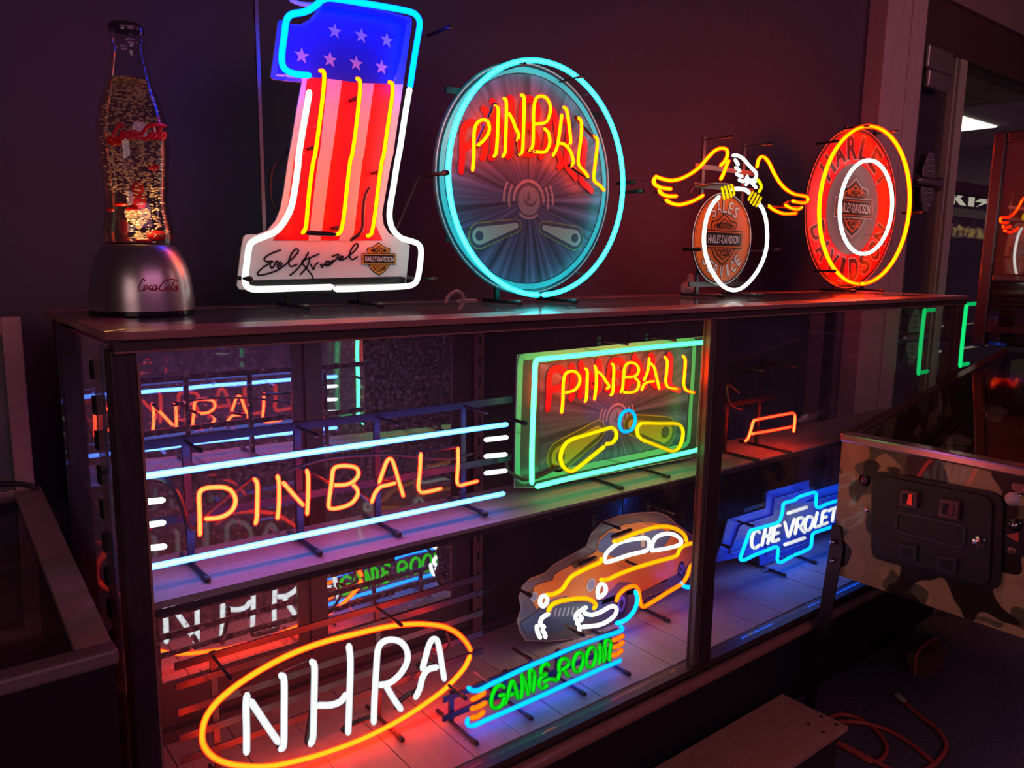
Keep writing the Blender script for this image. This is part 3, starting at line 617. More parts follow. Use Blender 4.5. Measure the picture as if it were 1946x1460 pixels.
def ball_and_flippers(sign, P, X, d, bc, br, fl, cols, name='printed'):
    """printed steel ball with halo arcs and two flippers; fl = [(c1,r1,c2,r2)] in pixels of mapper X"""
    m = [pm('ball_a',(.30,.30,.33)), pm('ball_b',(.14,.14,.17)), pm('halo',(.42,.36,.36))]
    mb = MB().plate(P, circ(bc,br*1.14,40), d-.0003, .0003, 1); mb.plate(P, circ(bc,br,40), d-.0006, .0003, 0)
    mb.plate(P, circ((bc[0]+br*.1,bc[1]+br*.22),br*.62,30,math.pi*.95,math.pi*2.05)+circ((bc[0]+br*.1,bc[1]+br*.45),br*.66,20,math.pi*1.95,math.pi*1.05), d-.0009, .0003, 1)
    mb.plate(P, [(bc[0]-br*.1,bc[1]+br*.75),(bc[0]+br*.15,bc[1]+br*.1),(bc[0]-br*.2,bc[1]-br*.1)], d-.0010, .0003, 1)
    for r, a0, a1, w_ in ((1.36,.0,math.pi,.11),(1.22,math.pi*1.28,math.pi*1.72,.08),(1.8,-.25,.55,.09),(1.8,math.pi-.55,math.pi+.25,.09),(2.25,-.05,.5,.09),(2.25,math.pi-.5,math.pi+.05,.09)):
        stroke(mb, P, circ(bc,br*r,20,a0,a1), br*w_, d-.0004, .0003, 2)
    mb.obj('ball_print', m, sign)
    for c1, r1, c2, r2 in fl:
        p1 = X([c1],d)[0]; p2 = X([c2],d)[0]; R1 = abs(X([(c1[0],c1[1]+r1)],d)[0][1]-p1[1]); R2 = abs(X([(c2[0],c2[1]+r2)],d)[0][1]-p2[1])
        def cap(k):
            a = math.atan2(p2[1]-p1[1], p2[0]-p1[0]); D = math.dist(p1,p2); b = math.acos(max(-1,min(1,(R1-R2)/D)))
            return circ(p1,R1+k,16,a+b,a+2*math.pi-b)+circ(p2,R2+k,10,a-b,a+b)
        mb = MB().plate(P, cap(R1*.50), d-.0003, .0003, 0).plate(P, cap(R1*.42), d-.0006, .0003, 1).plate(P, cap(0), d-.0009, .0003, 2)
        mb.plate(P, circ(p1,R1*.56,24), d-.0012, .0003, 1).plate(P, circ(p1,R1*.40,24), d-.0014, .0002, 3)
        mb.obj('flipper_print', cols, sign)
ball_and_flippers(s2, P, B, d, bc, abs(B([(950,415)],d)[0][1]-bc[1])*.98, [((512,595),78,(838,505),24),((1352,615),72,(1082,522),22)],
    [pm('lime',(.42,.62,.10)), pm('fdark',(.10,.10,.16)), pm('fpale',(.42,.55,.48)), pm('fblue',(.08,.11,.17))])
W2 = [[(455,1125),(465,1000),(468,800),(490,720),(530,688),(580,692),(602,740),(595,800),(555,862),(500,910)],
 [(655,565),(678,585),(680,640),(672,850),(662,970),(645,1003)], [(733,498),(750,520),(752,640),(744,900),(740,970),(722,1003)],
 [(775,630),(805,680),(835,760),(862,818),(848,858)], [(885,468),(907,490),(907,640),(900,850),(893,960),(870,990)],
 [(960,950),(985,905),(990,760),(993,600),(1012,500),(1060,476),(1110,500),(1140,570),(1130,650),(1095,708),(1010,722)], [(1090,765),(1122,800),(1135,880),(1115,940),(1080,970),(1000,964)],
 [(1165,995),(1200,920),(1222,780),(1240,645)], [(1260,575),(1282,600),(1300,700),(1318,870),(1305,905)], [(1215,890),(1265,903),(1315,960),(1342,1050),(1325,1090)],
 [(1385,668),(1412,705),(1408,850),(1385,1020),(1395,1090),(1440,1140),(1470,1185)], [(1530,830),(1553,868),(1545,980),(1522,1180),(1535,1232),(1575,1262),(1610,1302)]]
W2 = [A(p) for p in W2]
tubes(s2, P, W2, N_YR, .0036, 'letter_tube', 5)
links(s2, P, [(W2[0][-1],W2[1][0]),(W2[3][-1],W2[4][-1]),(W2[5][0],W2[6][-1]),(W2[8][-1],W2[9][0]),(W2[9][-1],W2[10][-1]),(W2[10][0],W2[11][0])])
mb = MB()
for i, p in enumerate(W2): stroke(mb, P, smooth(p,4), .0068, d-.0022-.00008*i, .0012)
mb.obj('letter_backing', pm('backing_red',(.50,.012,.02)), s2)
f1, f2 = U(985,581,z=ZT), U(1092,577.5,z=ZT)
stand(s2, P, [f1.x+.006, f2.x+.006], ZT, dc[1]+.21, .046, -.03, bars=(dc[1]-.12, dc[1]+.15), span=(dc[0]-.2,dc[0]+.2))
rods(s2, P, [P.L(838,330,0), P.L(1209,364,0)], .05, -.02, .0045)
standoff(s2, P, [P.L(1129,176), P.L(910,512), P.L(1113,520), P.L(905,150)], .04)
MB().tube([(v[0], .30, v[1]) for v in smooth([Plane(.30).L(x_,y_) for x_,y_ in ((830,330),(800,335),(780,375),(765,410),(752,440))],5)], .0018, 8).obj('power_wire', RUB, s2, True)
# ---- eagle sign
P = Plane(.235); OX, OY, K = 1200, 230, 4.056
s3 = thing('neon_sign', (1.70,.27,ZT), 'neon eagle with spread yellow-red wings gripping a white ring before an orange disc', 'neon sign', 'neon signs on the counter')
A = lambda L, d=0.0: P.T(OX, OY, K, L, d)
wing = [[(690,340),(715,315),(738,270),(735,225),(700,210),(650,225),(600,270),(530,350),(460,405),(380,445),(310,458),(250,450),(190,430)],
 [(190,432),(172,455),(178,485),(215,510),(260,520),(302,524)], [(215,540),(240,565),(290,580),(345,580)], [(270,612),(310,635),(370,645),(440,630),(500,605),(550,575)],
 [(690,445),(712,400),(730,350),(748,310)], [(968,352),(978,305),(1000,277),(1030,285),(1065,330),(1095,395),(1140,470),(1190,525),(1250,562),(1310,575),(1350,585),(1360,608),(1340,630),(1290,628),(1245,618)],
 [(1190,650),(1230,672),(1280,682),(1312,667)], [(1058,655),(1110,692),(1180,715),(1268,712)]]
wing = [A(p) for p in wing]
tubes(s3, P, wing, N_YR, .0048, 'wing_tube', 5)
links(s3, P, [(wing[1][-1],wing[2][0]),(wing[2][-1],wing[3][0]),(wing[5][-1],wing[6][0]),(wing[6][-1],wing[7][0])], .004, .012)
tubes(s3, P, [A(p) for p in [[(785,265),(820,267),(860,290),(900,335),(935,372),(960,400),(962,430),(945,450)], [(800,300),(822,335)], [(805,360),(835,385)], [(812,408),(830,420),(852,425)], [(832,455),(862,465),(885,450),(892,428)],
  [(885,490),(902,468),(925,458),(955,468)], [(905,448),(930,480)], [(940,490),(960,512)]]], N_WHT, .0044, 'head_tube', 4)
tubes(s3, P, [A([(975,455),(995,485),(1000,515),(985,542)])], N_YEL, .0044, 'beak_tube', 4)
tubes(s3, P, [A([(682,518),(692,558),(700,602)]), A([(706,510),(719,548),(728,594)]), A([(731,502),(746,540),(754,584)]), A([(755,494),(771,530),(776,568)]),
              A([(920,550),(902,578),(888,608)]), A([(942,560),(924,596),(906,630)]), A([(963,574),(947,610),(926,646)]), A([(983,592),(969,624),(948,656)])], neon('neon_claw',(1.3,.85,.0),(.22,.14,.0)), .0036, 'claw_tube', 4, -.006)
tubes(s3, P, [A([(985,642),(1015,690),(1038,770),(1047,880),(1040,980),(1015,1070),(970,1160),(900,1248),(830,1297),(760,1300),(690,1258),(625,1165),(580,1060),(560,950),(562,850),(582,740),(620,650),(672,588)]), A([(780,525),(830,522),(880,532),(905,552)])], N_WHT, .0052, 'ring_tube', 6)
d = .04; dc = (1.7036,1.2068); DR = .1185
MB().plate(P, circ(dc,DR,56,rx=1.04), d+.001, .003).obj('back_board', mat('board_black',(.03,.03,.035),.3), s3)
mb = MB(); stroke(mb, P, circ(dc,DR-.002,56,rx=1.04), .0011, d, .001, closed=True); mb.obj('board_rim', PW, s3)
MB().plate(P, circ(dc,DR*.93,56,rx=1.04), d-.0002, .0010).obj('disc_print', POR, s3)
mb = MB(); stroke(mb, P, circ(dc,DR*.90,56,rx=1.04), .0006, d-.0006, .0004, closed=True); mb.obj('disc_line', PBK, s3)
for t_, am, sp_, fl_ in (('SALES', math.pi/2, 1.15, False), ('SERVICE', -math.pi/2, 1.75, True)):
    mb = MB(); arc_text(mb, P, t_, dc, DR*.70, DR*.27, am, sp_, d-.0012, flip=fl_, rx=1.04, wr=.55, fat=.012); mb.obj('lettering', PW, s3)
    mb = MB(); arc_text(mb, P, t_, dc, DR*.70, DR*.30, am, sp_, d-.0008, flip=fl_, rx=1.04, wr=.60, fat=.035); mb.obj('lettering_outline', PBK, s3)
shield(s3, P, (dc[0]+.0,dc[1]), DR*.66, d-.0012, PBK, POR, PBK, PW, PBK)
f1, f2 = U(1368,567,z=ZT), U(1442,564.5,z=ZT)
stand(s3, P, [f1.x+.008, f2.x+.008], ZT, P.L(1385,258)[1], .05, -.03, bars=(dc[1]-.115, dc[1]+.13, P.L(1350,312)[1]), span=(f1.x-.03,f2.x+.05), m=GREYM)
rods(s3, P, [P.L(1205,346,0), P.L(1330,474,.0), P.L(1480,475,0)], .05, .0, .0045)
standoff(s3, P, [P.L(1338,474), P.L(1450,477), P.L(1243,342), P.L(1530,385)], .045)
MB().tube([P.W(*q,.03) for q in smooth(A([(530,540),(550,500),(640,485),(760,478),(860,492)]),5)], .0035, 8).obj('blocked_tube', TUBEOFF, s3, True)
# ---- round red sign at the right end, turned a little towards the viewer
TH4 = .08
P = Plane(.262, 2.42, TH4); OX, OY, K = 1480, 200, 3.65
s4 = thing('neon_sign', (2.42,.30,ZT), 'round red neon sign with yellow outer ring and white inner ring at the counter end', 'neon sign', 'neon signs on the counter')
A = lambda L, d=0.0: P.T(OX, OY, K, L, d)
P.o = Vector((2.42, .285, 0))
def ring4(L, R_, T, B_, gap, r):
    l, r_, t_, b_ = A([L])[0][0], A([R_])[0][0], A([T])[0][1], A([B_])[0][1]
    tubes(s4, P, [[((l+r_)/2+(r_-l)/2*math.cos(q), (t_+b_)/2+(t_-b_)/2*math.sin(q)) for q in [-math.pi/2+gap+(2*math.pi-2*gap)*k/64 for k in range(65)]]], N_YR if r > .0062 else N_WHT, r, n=2)
ring4((281,700),(912,650),(620,143),(560,1240),.02,.0066); ring4((425,680),(792,640),(630,382),(590,1032),.05,.0060)
d = .045
rim = A([(180,800),(185,660),(205,520),(250,380),(310,265),(400,180),(500,150),(600,172),(690,245),(760,350),(805,480),(818,620),(805,780),(765,930),(700,1070),(600,1200),(520,1265),(440,1270),(350,1205),(270,1100),(215,970)], d)
cx4 = sum(p[0] for p in rim)/len(rim); cz4 = sum(p[1] for p in rim)/len(rim)
hx = (max(p[0] for p in rim)-min(p[0] for p in rim))/2; hz = (max(p[1] for p in rim)-min(p[1] for p in rim))/2; cx4 = max(p[0] for p in rim)-hx; cz4 = max(p[1] for p in rim)-hz
rim = circ((cx4,cz4),hz,72,rx=hx/hz)
sc4 = lambda k: [(cx4+(a-cx4)*k, cz4+(h-cz4)*k) for a, h in rim]
MB().plate(P, sc4(1.0), d+.001, .004).obj('back_board', mat('board_black'), s4)
mb = MB(); stroke(mb, P, sc4(.995), .0010, d, .001, closed=True); mb.obj('board_rim', pm('rim_red',(.8,.3,.25)), s4)
MB().plate(P, sc4(.955), d-.0002, .0010).obj('disc_print', PRD, s4)
hx = (max(p[0] for p in rim)-min(p[0] for p in rim))/2; hz = (max(p[1] for p in rim)-min(p[1] for p in rim))/2; rx4 = hx/hz
q = lambda p: p
MB().plate(P, circ((cx4,cz4),hz*.57,56,rx=rx4), d-.0008, .0006).obj('centre_print', pm('centre',(.17,.17,.19)), s4)
for ft, sz, dd, mm, nm in ((.055,.325,.0006,pm('outline_red',(.55,.30,.30)),'lettering_outline'),(.03,.285,.0010,pm('letter_dark',(.07,.015,.02)),'lettering')):
    for t_, am, sp_, fl_ in (('HARLEY', math.pi/2-.02, 1.85, False), ('DAVIDSON', -math.pi/2, 2.35, True)):
        mb = MB(); arc_text(mb, P, t_, (cx4,cz4), hz*.765, hz*sz, am, sp_, d-dd, flip=fl_, rx=rx4, wr=.70, fat=ft); mb.obj(nm, mm, s4)
shield(s4, P, (cx4+.004,cz4+.004), hz*.44, d-.0014, pm('pale',(.50,.50,.50)), pm('shield_dark',(.05,.045,.05)), POR, PW, PBK, sx=rx4*.97)
f1, f2 = U(1613,556.5,z=ZT), U(1671,554.5,z=ZT)
P4 = P
stand(s4, P, [P.L(1613,556)[0]+.0, P.L(1671,554)[0]-.012], ZT, P.L(1600,228)[1], .052, -.02, bars=(cz4-.15,cz4+.16), span=(cx4-.15,cx4+.15))
rods(s4, P, [P.L(1742,404,.0), P.L(1580,270,.0), P.L(1575,515,0)], .05, -.02, .0045)
standoff(s4, P, [P.L(1700,275), P.L(1585,450), P.L(1665,446), P.L(1680,512)], .05)
# small loose things on the counter
kx = U(878,592,z=ZT); Pk = Plane(kx.y)
kn = thing('rubber_ring', (kx.x,kx.y,ZT), 'small pale rubber loop with a short stem lying on the counter', 'tube loop')
lp = [Pk.L(x_,y_) for x_,y_ in ((848,574),(853,563),(864,555),(875,556),(881,566),(880,576),(874,588))]
MB().tube([Pk.W(a,max(h,ZT+.004)) for a,h in smooth(lp,5)], .0032, 8).obj('loop', mat('pale_rubber',(.35,.26,.26),.5), kn, True)
p0, p1 = Pk.L(871,573), Pk.L(903,572)
MB().tube([Pk.W(p0[0],p0[1]),Pk.W(p1[0],p1[1])], .0032, 8).obj('stem', mat('pale_rubber'), kn, True)
px_ = U(1308,560,z=ZT); mb = MB(); rr = random.Random(5)
mb.ball((px_.x,.385,ZT+.018), .018, 8, sq=(1.5,.8,1)); mb.ball((px_.x+.012,.385,ZT+.040), .013, 8, sq=(.8,.7,1.4))
cw = mb.obj('crumpled_wrapper', mat('wrapper',(.55,.42,.42),.6,bump=(30,1,.02)), None, True); tag(cw, 'small crumpled pale wrapper at the back edge of the counter behind the eagle', 'wrapper')
# ---- lava lamp in a bottle
lc = (.2995,.2775)
lp_ = thing('lava_lamp', (lc[0],lc[1],ZT), 'bottle-shaped glitter lamp with red wax on a domed silver base', 'lamp')
def zpx(py, px=265): return U(px, py, y=lc[1]).z
dist = math.hypot(lc[0], lc[1]+1); KW = .000722
SIL = mat('satin_silver', (.52,.46,.46), .30, .85)
MB().lathe([(.0735,ZT+.001),(.0735,ZT+.007),(.070,ZT+.009)], (lc[0],lc[1],0), 48).obj('foot', mat('foot_black',(.015,.015,.02),.15), lp_, True)
bp_ = [(101,588),(100.5,570),(99,550),(96.5,530),(92.4,512),(86,495),(78,480),(69,467),(66,465)]
MB().lathe([(r*KW,zpx(y)) for r,y in bp_], (lc[0],lc[1],0), 56).obj('base', SIL, lp_, True)
bt = [(64.6,464),(66.3,450),(67,435),(64,418),(60,400),(58.5,380),(60,360),(62.5,330),(65.6,300),(67,270),(65.5,240),(59,205),(50,178),(41.5,150),(35,120),(31,100),(29.5,90),(29.6,86),(33.5,83),(33.5,76),(31,70),(33,66),(33,58),(30,50)]
prof = [(r*KW,zpx(y,250)) for r,y in bt]
BG = glass('bottle_glass', (.93,.92,.95), .06, .01)
MB().lathe(prof, (lc[0],lc[1],0), 56, cap=False).obj('bottle', BG, lp_, True)
MB().lathe([(32.8*KW,zpx(59,240)),(33.4*KW,zpx(56,240)),(32*KW,zpx(50,240)),(29*KW,zpx(47,240))], (lc[0],lc[1],0), 24).obj('cap', mat('cap_dark',(.12,.08,.12),.25,.6), lp_, True)
LIQ = glass('liquid', (.95,.86,.72), .02)
MB().lathe([(max(r*KW-.0022,.001),z) for (r,y),z in zip([b for b in bt if b[1] > 150],[zpx(b[1],250) for b in bt if b[1] > 150])]+[(40*KW-.002,zpx(152,250))], (lc[0],lc[1],0), 48).obj('liquid', LIQ, lp_, True)
def rad(z):
    for (r0,z0),(r1,z1) in zip(prof, prof[1:]):
        if z0 <= z <= z1: return r0+(r1-r0)*(z-z0)/(z1-z0)
    return prof[0][0]
rr = random.Random(11); mb = MB(); zb0, zb1 = zpx(462,250), zpx(156,250)
for i in range(1300):
    t = rr.random()**.8; z = zb0+(zb1-zb0)*t; R_ = rad(z)-.006; a = rr.random()*2*math.pi; q = math.sqrt(rr.random())
    if z < zpx(370) and (math.cos(a)*q < -.25): continue
    s_ = rr.uniform(.0006,.0019); mb.ball((lc[0]+math.cos(a)*q*R_, lc[1]+math.sin(a)*q*R_, z), s_, 6, sq=(rr.uniform(1,2.4),1,.8))
BUB = mat('glitter', (.95,.80,.60), .25, .2)
mb.obj('glitter_bubbles', BUB, lp_, False, kind='stuff')
mb = MB(); R_ = 41*KW-.002; zf = zpx(156,250)
for i in range(46):
    a = rr.random()*2*math.pi; q = math.sqrt(rr.random())*.95; s_ = rr.uniform(.003,.0055)
    mb.ball((lc[0]+math.cos(a)*q*(R_-.004), lc[1]+math.sin(a)*q*(R_-.004), zf+s_*.3), s_, 8, sq=(1,1,.6))
mb.obj('froth', mat('froth',(.75,.55,.32),.3), lp_, True, kind='stuff')
WAX = mat('red_wax', (.85,.02,.01), .3, 0, .5); b_ = WAX.node_tree.nodes['Principled BSDF']; b_.inputs['Subsurface Weight'].default_value = .4; b_.inputs['Subsurface Radius'].default_value = (.02,.004,.002)
for (x_,y_,rx_,rz_,dy) in ((218,268,16,9,-.03),(292,318,12,7,-.02),(262,358,13,13,0),(262,380,17,20,0),(272,458,16,5,-.02),(300,448,22,10,0),(209,399,8,4,-.01),(230,388,14,4,0),(255,398,16,5,0),(318,452,8,8,.01)):
    p = U(x_,y_,y=lc[1]+dy); MB().ball((p.x,p.y,p.z), 1, 14, sq=(rx_*KW,min(rx_,10)*KW,rz_*KW*1.05)).obj('wax_blob', WAX, lp_, True)
MB().lathe([(.046,zpx(463)),(.046,zpx(461.5))], (lc[0],lc[1],0), 32).obj('bottle_seat', mat('seat_dark',(.05,.03,.03),.5), lp_, True)
# script lettering wrapped round the glass and the base
def wrap(strokes, w_, px0, py0, k, rf, name, m, off=.0006):
    mb = MB()
    for pl in strokes:
        out = []
        for a, b in smooth(pl, 5):
            r_ = ray(px0+a/k, py0+b/k); R_ = rf
            for _ in range(4):     # intersect the ray with the surface of revolution
                o = Vector((CAM.x-lc[0], CAM.y-lc[1])); dv = Vector((r_.x, r_.y)); aa = dv.dot(dv); bb = 2*o.dot(dv); c2_ = o.dot(o)-(R_)**2
                D = bb*bb-4*aa*c2_; t = (-bb-math.sqrt(max(D,0)))/(2*aa); z = CAM.z+r_.z*t; R_ = rf if name == 'base_lettering' and False else radf(z)+off
            out.append(CAM+r_*t)
        mb.tube(out, w_, 6)
    return mb.obj(name, m, lp_, True)
SCRIPT = [[(800,1065),(785,1050),(760,1090),(742,1130),(750,1155),(780,1150),(800,1130)], [(800,1110),(790,1140),(805,1145),(825,1120),(812,1105)], [(855,1105),(838,1120),(838,1145),(860,1130)], [(905,1108),(880,1105),(868,1140),(885,1145),(905,1112),(898,1142),(925,1125)],
          [(838,1144),(870,1148),(895,1148)], [(1000,1070),(985,1055),(950,1090),(925,1130),(940,1152),(970,1145),(985,1125)], [(990,1062),(1030,1052),(1085,1062)], [(1005,1110),(988,1135),(1003,1150),(1022,1125),(1005,1110)], [(1060,1060),(1035,1120),(1035,1148),(1052,1135)], [(1085,1112),(1062,1115),(1052,1145),(1068,1148),(1085,1112),(1078,1148),(1088,1152)]]
_bz = [(r*KW,zpx(y)) for r,y in bp_]
def radf(z):
    for (r0,z0),(r1,z1) in zip(_bz, _bz[1:]):
        if z0 <= z <= z1: return r0+(r1-r0)*(z-z0)/(z1-z0)
    return _bz[0][0] if z < _bz[0][1] else _bz[-1][0]
wrap(SCRIPT, .0008, 100, 300, 4.5625, .07, 'base_lettering', pm('script_red',(.45,.01,.03)), .0002)
radf = lambda z: rad(z)
SC2 = [[((a-742)*1.40+560, (b-1100)*1.35+1215) for a, b in s_] for s_ in SCRIPT]
wrap([[(a,b) for a,b in s_ if a < 1042] for s_ in SC2 if len([1 for a,b in s_ if a < 1042]) > 1], .0026, 100, 0, 4.865, .045, 'bottle_lettering', pm('script_red2',(.75,.01,.03)))
bl = bpy.data.lights.new('lamp_bulb','POINT'); bl.energy = .45; bl.color = (1,.55,.22); bl.shadow_soft_size = .02
bo = bpy.data.objects.new('lamp_bulb', bl); COL.objects.link(bo); bo.parent = lp_; bo.location = (0,0,zb0+.035-ZT)
# ================================================================== SIGNS INSIDE THE CASE
# ---- long pinball sign on the shelf
P = Plane(.065); K = 2.595
s5 = thing('neon_sign', (.5,.09,ZS(.5)), 'long neon sign, red word PINBALL between ice-blue bars, on the upper shelf at left', 'neon sign', 'neon signs in the showcase')
A = lambda L, d=0.0: P.T(250, 850, K, L, d)
tubes(s5, P, [[P.L(268,906.5),P.L(620,855.5),P.L(962,807)], [P.L(268,1082),P.L(600,1012.5),P.L(956,938.5)]], N_ICE, .0046, 'bar_tube', 2)
ex = P.L(600,855)[0]-P.L(600,855)[0]
tubes(s5, P, [[P.L(924,836),P.L(962,831.5)], [P.L(924,867.5),P.L(960,864)], [P.L(924,899.5),P.L(960,895)],
              [P.L(270,955),P.L(308,951)], [P.L(275,999),P.L(309,994)], [P.L(277,1043),P.L(311,1039)]], N_WHT, .0044, 'dash_tube', 2)
W5 = [[(337,430),(336,330),(333,250),(340,218),(365,203),(410,198),(460,200),(495,220),(513,262),(500,305),(465,335),(420,350),(370,353)],
 [(608,160),(620,185),(620,280),(618,345),(612,375)], [(720,145),(727,180),(727,280),(720,350)], [(750,178),(800,235),(845,285)], [(865,118),(871,150),(870,250),(866,328)],
 [(1000,188),(1050,186),(1090,172),(1118,138),(1110,105),(1070,93),(1020,95),(995,112),(988,160),(980,220),(973,270),(975,298),(1000,304),(1050,293),(1090,272),(1115,235),(1112,208),(1095,188)],
 [(1222,172),(1240,120),(1258,72),(1275,58),(1290,75),(1310,140),(1340,240)], [(1185,270),(1200,230),(1225,198),(1260,188),(1298,178)],
 [(1426,35),(1422,120),(1415,195),(1425,220),(1450,222),(1525,205)], [(1610,8),(1610,90),(1605,165),(1618,188),(1650,182),(1705,168)]]
W5 = [A(p) for p in W5]
tubes(s5, P, W5, N_REDP, .0036, 'letter_tube', 5)
links(s5, P, [(W5[0][-1],W5[1][0]),(W5[1][-1],W5[2][-1]),(W5[2][0],W5[3][0]),(W5[4][0],W5[5][0]),(W5[5][-1],W5[7][0]),(W5[6][0],W5[7][-1]),(W5[8][0],W5[9][0])], .0032, .012)
MB().tube([P.W(*q,.02) for q in smooth(A([(80,160),(160,170),(230,220),(270,300),(300,400),(330,430)]),5)], .004, 8).obj('blocked_tube', TUBEOFF, s5, True)
BLM = mat('blue_black_metal', (.05,.05,.09), .4, .5)
zt_, zb_ = P.L(600,850)[1], P.L(600,1012)[1]
z0 = ZS(.5)
stand(s5, P, [.306,.470,.606,.778], z0, zt_+.03, .05, -.018, bars=(zb_+.045, zt_+.024), span=(.235,.895), m=BLM, r=.0045)
standoff(s5, P, [P.L(395,887), P.L(800,829), P.L(540,1024), P.L(905,949)], .05)
MB().tube([P.W(*q,.03) for q in smooth([P.L(x_,y_) for x_,y_ in ((560,905),(640,880),(760,872),(860,880),(915,870))],5)], .0025, 8).obj('power_wire', RUB, s5, True)
# ---- green pinball sign
P = Plane(.06); K = 4.562
s6 = thing('neon_sign', (1.1,.1,ZS(1.1)), 'rectangular green neon sign, red word PINBALL over two yellow flippers and a blue ball', 'neon sign', 'neon signs in the showcase')
A = lambda L, d=0.0: P.T(960, 620, K, L, d)
fr = A([(280,1390),(600,1310),(1000,1222),(1400,1136),(1600,1090),(1680,1065),(1712,1035),(1722,980),(1740,700),(1758,450),(1770,230),(1772,165),(1755,142),(1700,143),(1300,180),(800,236),(350,283),(290,292),(262,325),(254,500),(242,800),(232,1100),(232,1355)])
fr = fr[:1]+fr[1:]
tubes(s6, P, [fr], N_MINT, .0050, n=4)
W6 = [[(490,745),(500,650),(504,500),(520,420),(560,393),(610,397),(645,440),(642,500),(600,555),(530,575)], [(697,370),(712,395),(710,500),(705,610),(695,650)], [(780,350),(790,400),(789,520),(775,630)],
 [(812,400),(845,430),(875,480),(902,520),(885,540)], [(930,330),(942,360),(938,500),(932,575),(918,595)], [(1005,570),(1018,540),(1026,440),(1038,355),(1070,320),(1120,322),(1155,360),(1150,410),(1110,438),(1035,442)],
 [(1130,452),(1158,485),(1150,540),(1110,572),(1035,575)], [(1205,465),(1230,410),(1245,340),(1248,285)], [(1262,325),(1290,355),(1312,440),(1335,540)], [(1185,548),(1205,505),(1240,485),(1290,478)],
 [(1385,270),(1405,305),(1400,400),(1392,480),(1415,530),(1490,545)], [(1545,262),(1562,300),(1555,420),(1548,500),(1570,555),(1635,578)]]
W6 = [A(p) for p in W6]
tubes(s6, P, W6, N_YR, .0034, 'letter_tube', 5)
tubes(s6, P, [A([(1035,918),(1005,895),(990,850),(1000,790),(1030,745),(1075,730),(1112,755),(1128,805),(1115,865),(1085,905),(1045,913)])], N_SKY2, .0036, 'ball_tube', 5)
tubes(s6, P, [A([(880,1022),(925,1012),(960,970),(960,915),(925,882),(870,893),(700,945),(590,978),(525,1020),(488,1090),(482,1160),(510,1225),(565,1257),(620,1235),(740,1140),(855,1047)]),
              A([(1188,985),(1152,945),(1145,890),(1170,850),(1220,842),(1350,845),(1470,845),(1520,865),(1542,920),(1530,1000),(1500,1060),(1450,1083),(1390,1065),(1290,1025),(1200,990)])], N_YEL, .0046, 'flipper_tube', 5)
d = .042
bd = A([(108,250),(1716,92),(1712,140),(1655,1120),(1600,1140),(300,1395),(82,1402)], d)
MB().plate(P, bd, d+.001, .004).obj('back_board', mat('smoke_green_board', (.10,.105,.10), .25), s6)
mb = MB(); stroke(mb, P, bd, .0008, d, .001, closed=True); mb.obj('board_rim', mat('rim_grey'), s6)
gr_ = smooth(fr, 3); mb = MB(); stroke(mb, P, gr_+[gr_[0]], .0062, d-.0006, .0006); mb.obj('frame_print', pm('greenw', (.25,.72,.45)), s6)
ray_disc(s6, P, A([(950,770)],d)[0], .1, d, A([(300,330),(1620,190),(1560,1000),(300,1300)],d))
mb = MB()
for i, p in enumerate(W6): stroke(mb, P, smooth(p,4), .0072, d-.0022-.00008*i, .0012)
mb.obj('letter_backing', pm('backing_red'  ,(.50,.012,.02)), s6)
bc = A([(968,800)],d)[0]
ball_and_flippers(s6, P, A, d, bc, abs(A([(968,895)],d)[0][1]-bc[1])*.95, [((475,1130),95,(800,905),45),((1385,920),90,(1090,850),40)],
    [pm('lime2',(.55,.62,.05)), pm('fdark2',(.12,.13,.02)), pm('flime',(.50,.52,.04)), pm('folive',(.12,.13,.10))])
f1, f2 = U(1155,925,z=ZS(1.06)), U(1245,905,z=ZS(1.19))
stand(s6, P, [f1.x+.006,f2.x+.006], ZS(1.1), P.L(1180,655)[1]+.012, .048, -.028, bars=(P.L(1180,885)[1],), span=(.97,1.27), r=.004)
rods(s6, P, [P.L(1000,805,0)], .05, .0, .004)
standoff(s6, P, [P.L(1010,829), P.L(1182,881), P.L(1140,668)], .042)
MB().tube([P.W(*q,.036) for q in smooth([P.L(x_,y_) for x_,y_ in ((985,888),(990,905),(1020,920),(1045,915),(1085,895))],5)], .0035, 8).obj('power_wire', RUB, s6, True)
# ---- red outline sign on the right half of the shelf
P = Plane(.06); K = 4.867
s7 = thing('neon_sign', (1.58,.09,ZS(1.58)), 'small neon sign with a slanted red-orange roof outline on the right half of the shelf', 'neon sign', 'neon signs in the showcase')
A = lambda L, d=0.0: P.T(1340, 570, K, L, d)
tubes(s7, P, [A([(375,1305),(398,1280),(425,1200),(445,1130),(470,1112),(600,1085),(780,1052),(815,1052),(830,1075),(828,1140),(820,1215)]), A([(430,1240),(600,1212),(800,1175)])], neon('neon_redorange',(18,.75,.12),(15,.05,.02)), .0036, n=4)
zr = P.L(1470,780)[1]
stand(s7, P, [1.53,1.66], ZS(1.58), zr+.12, .045, -.045, bars=(zr+.02, zr+.10), span=(1.47,1.72), r=.004)
standoff(s7, P, [P.L(1465,794), P.L(1495,790)], .045)
MB().tube([P.W(*q,.03) for q in smooth([P.L(x_,y_) for x_,y_ in ((1425,750),(1405,735),(1404,755),(1412,775),(1430,782))],5)], .0022, 8).obj('power_wire', mat('red_wire',(.25,.04,.03),.5), s7, True)
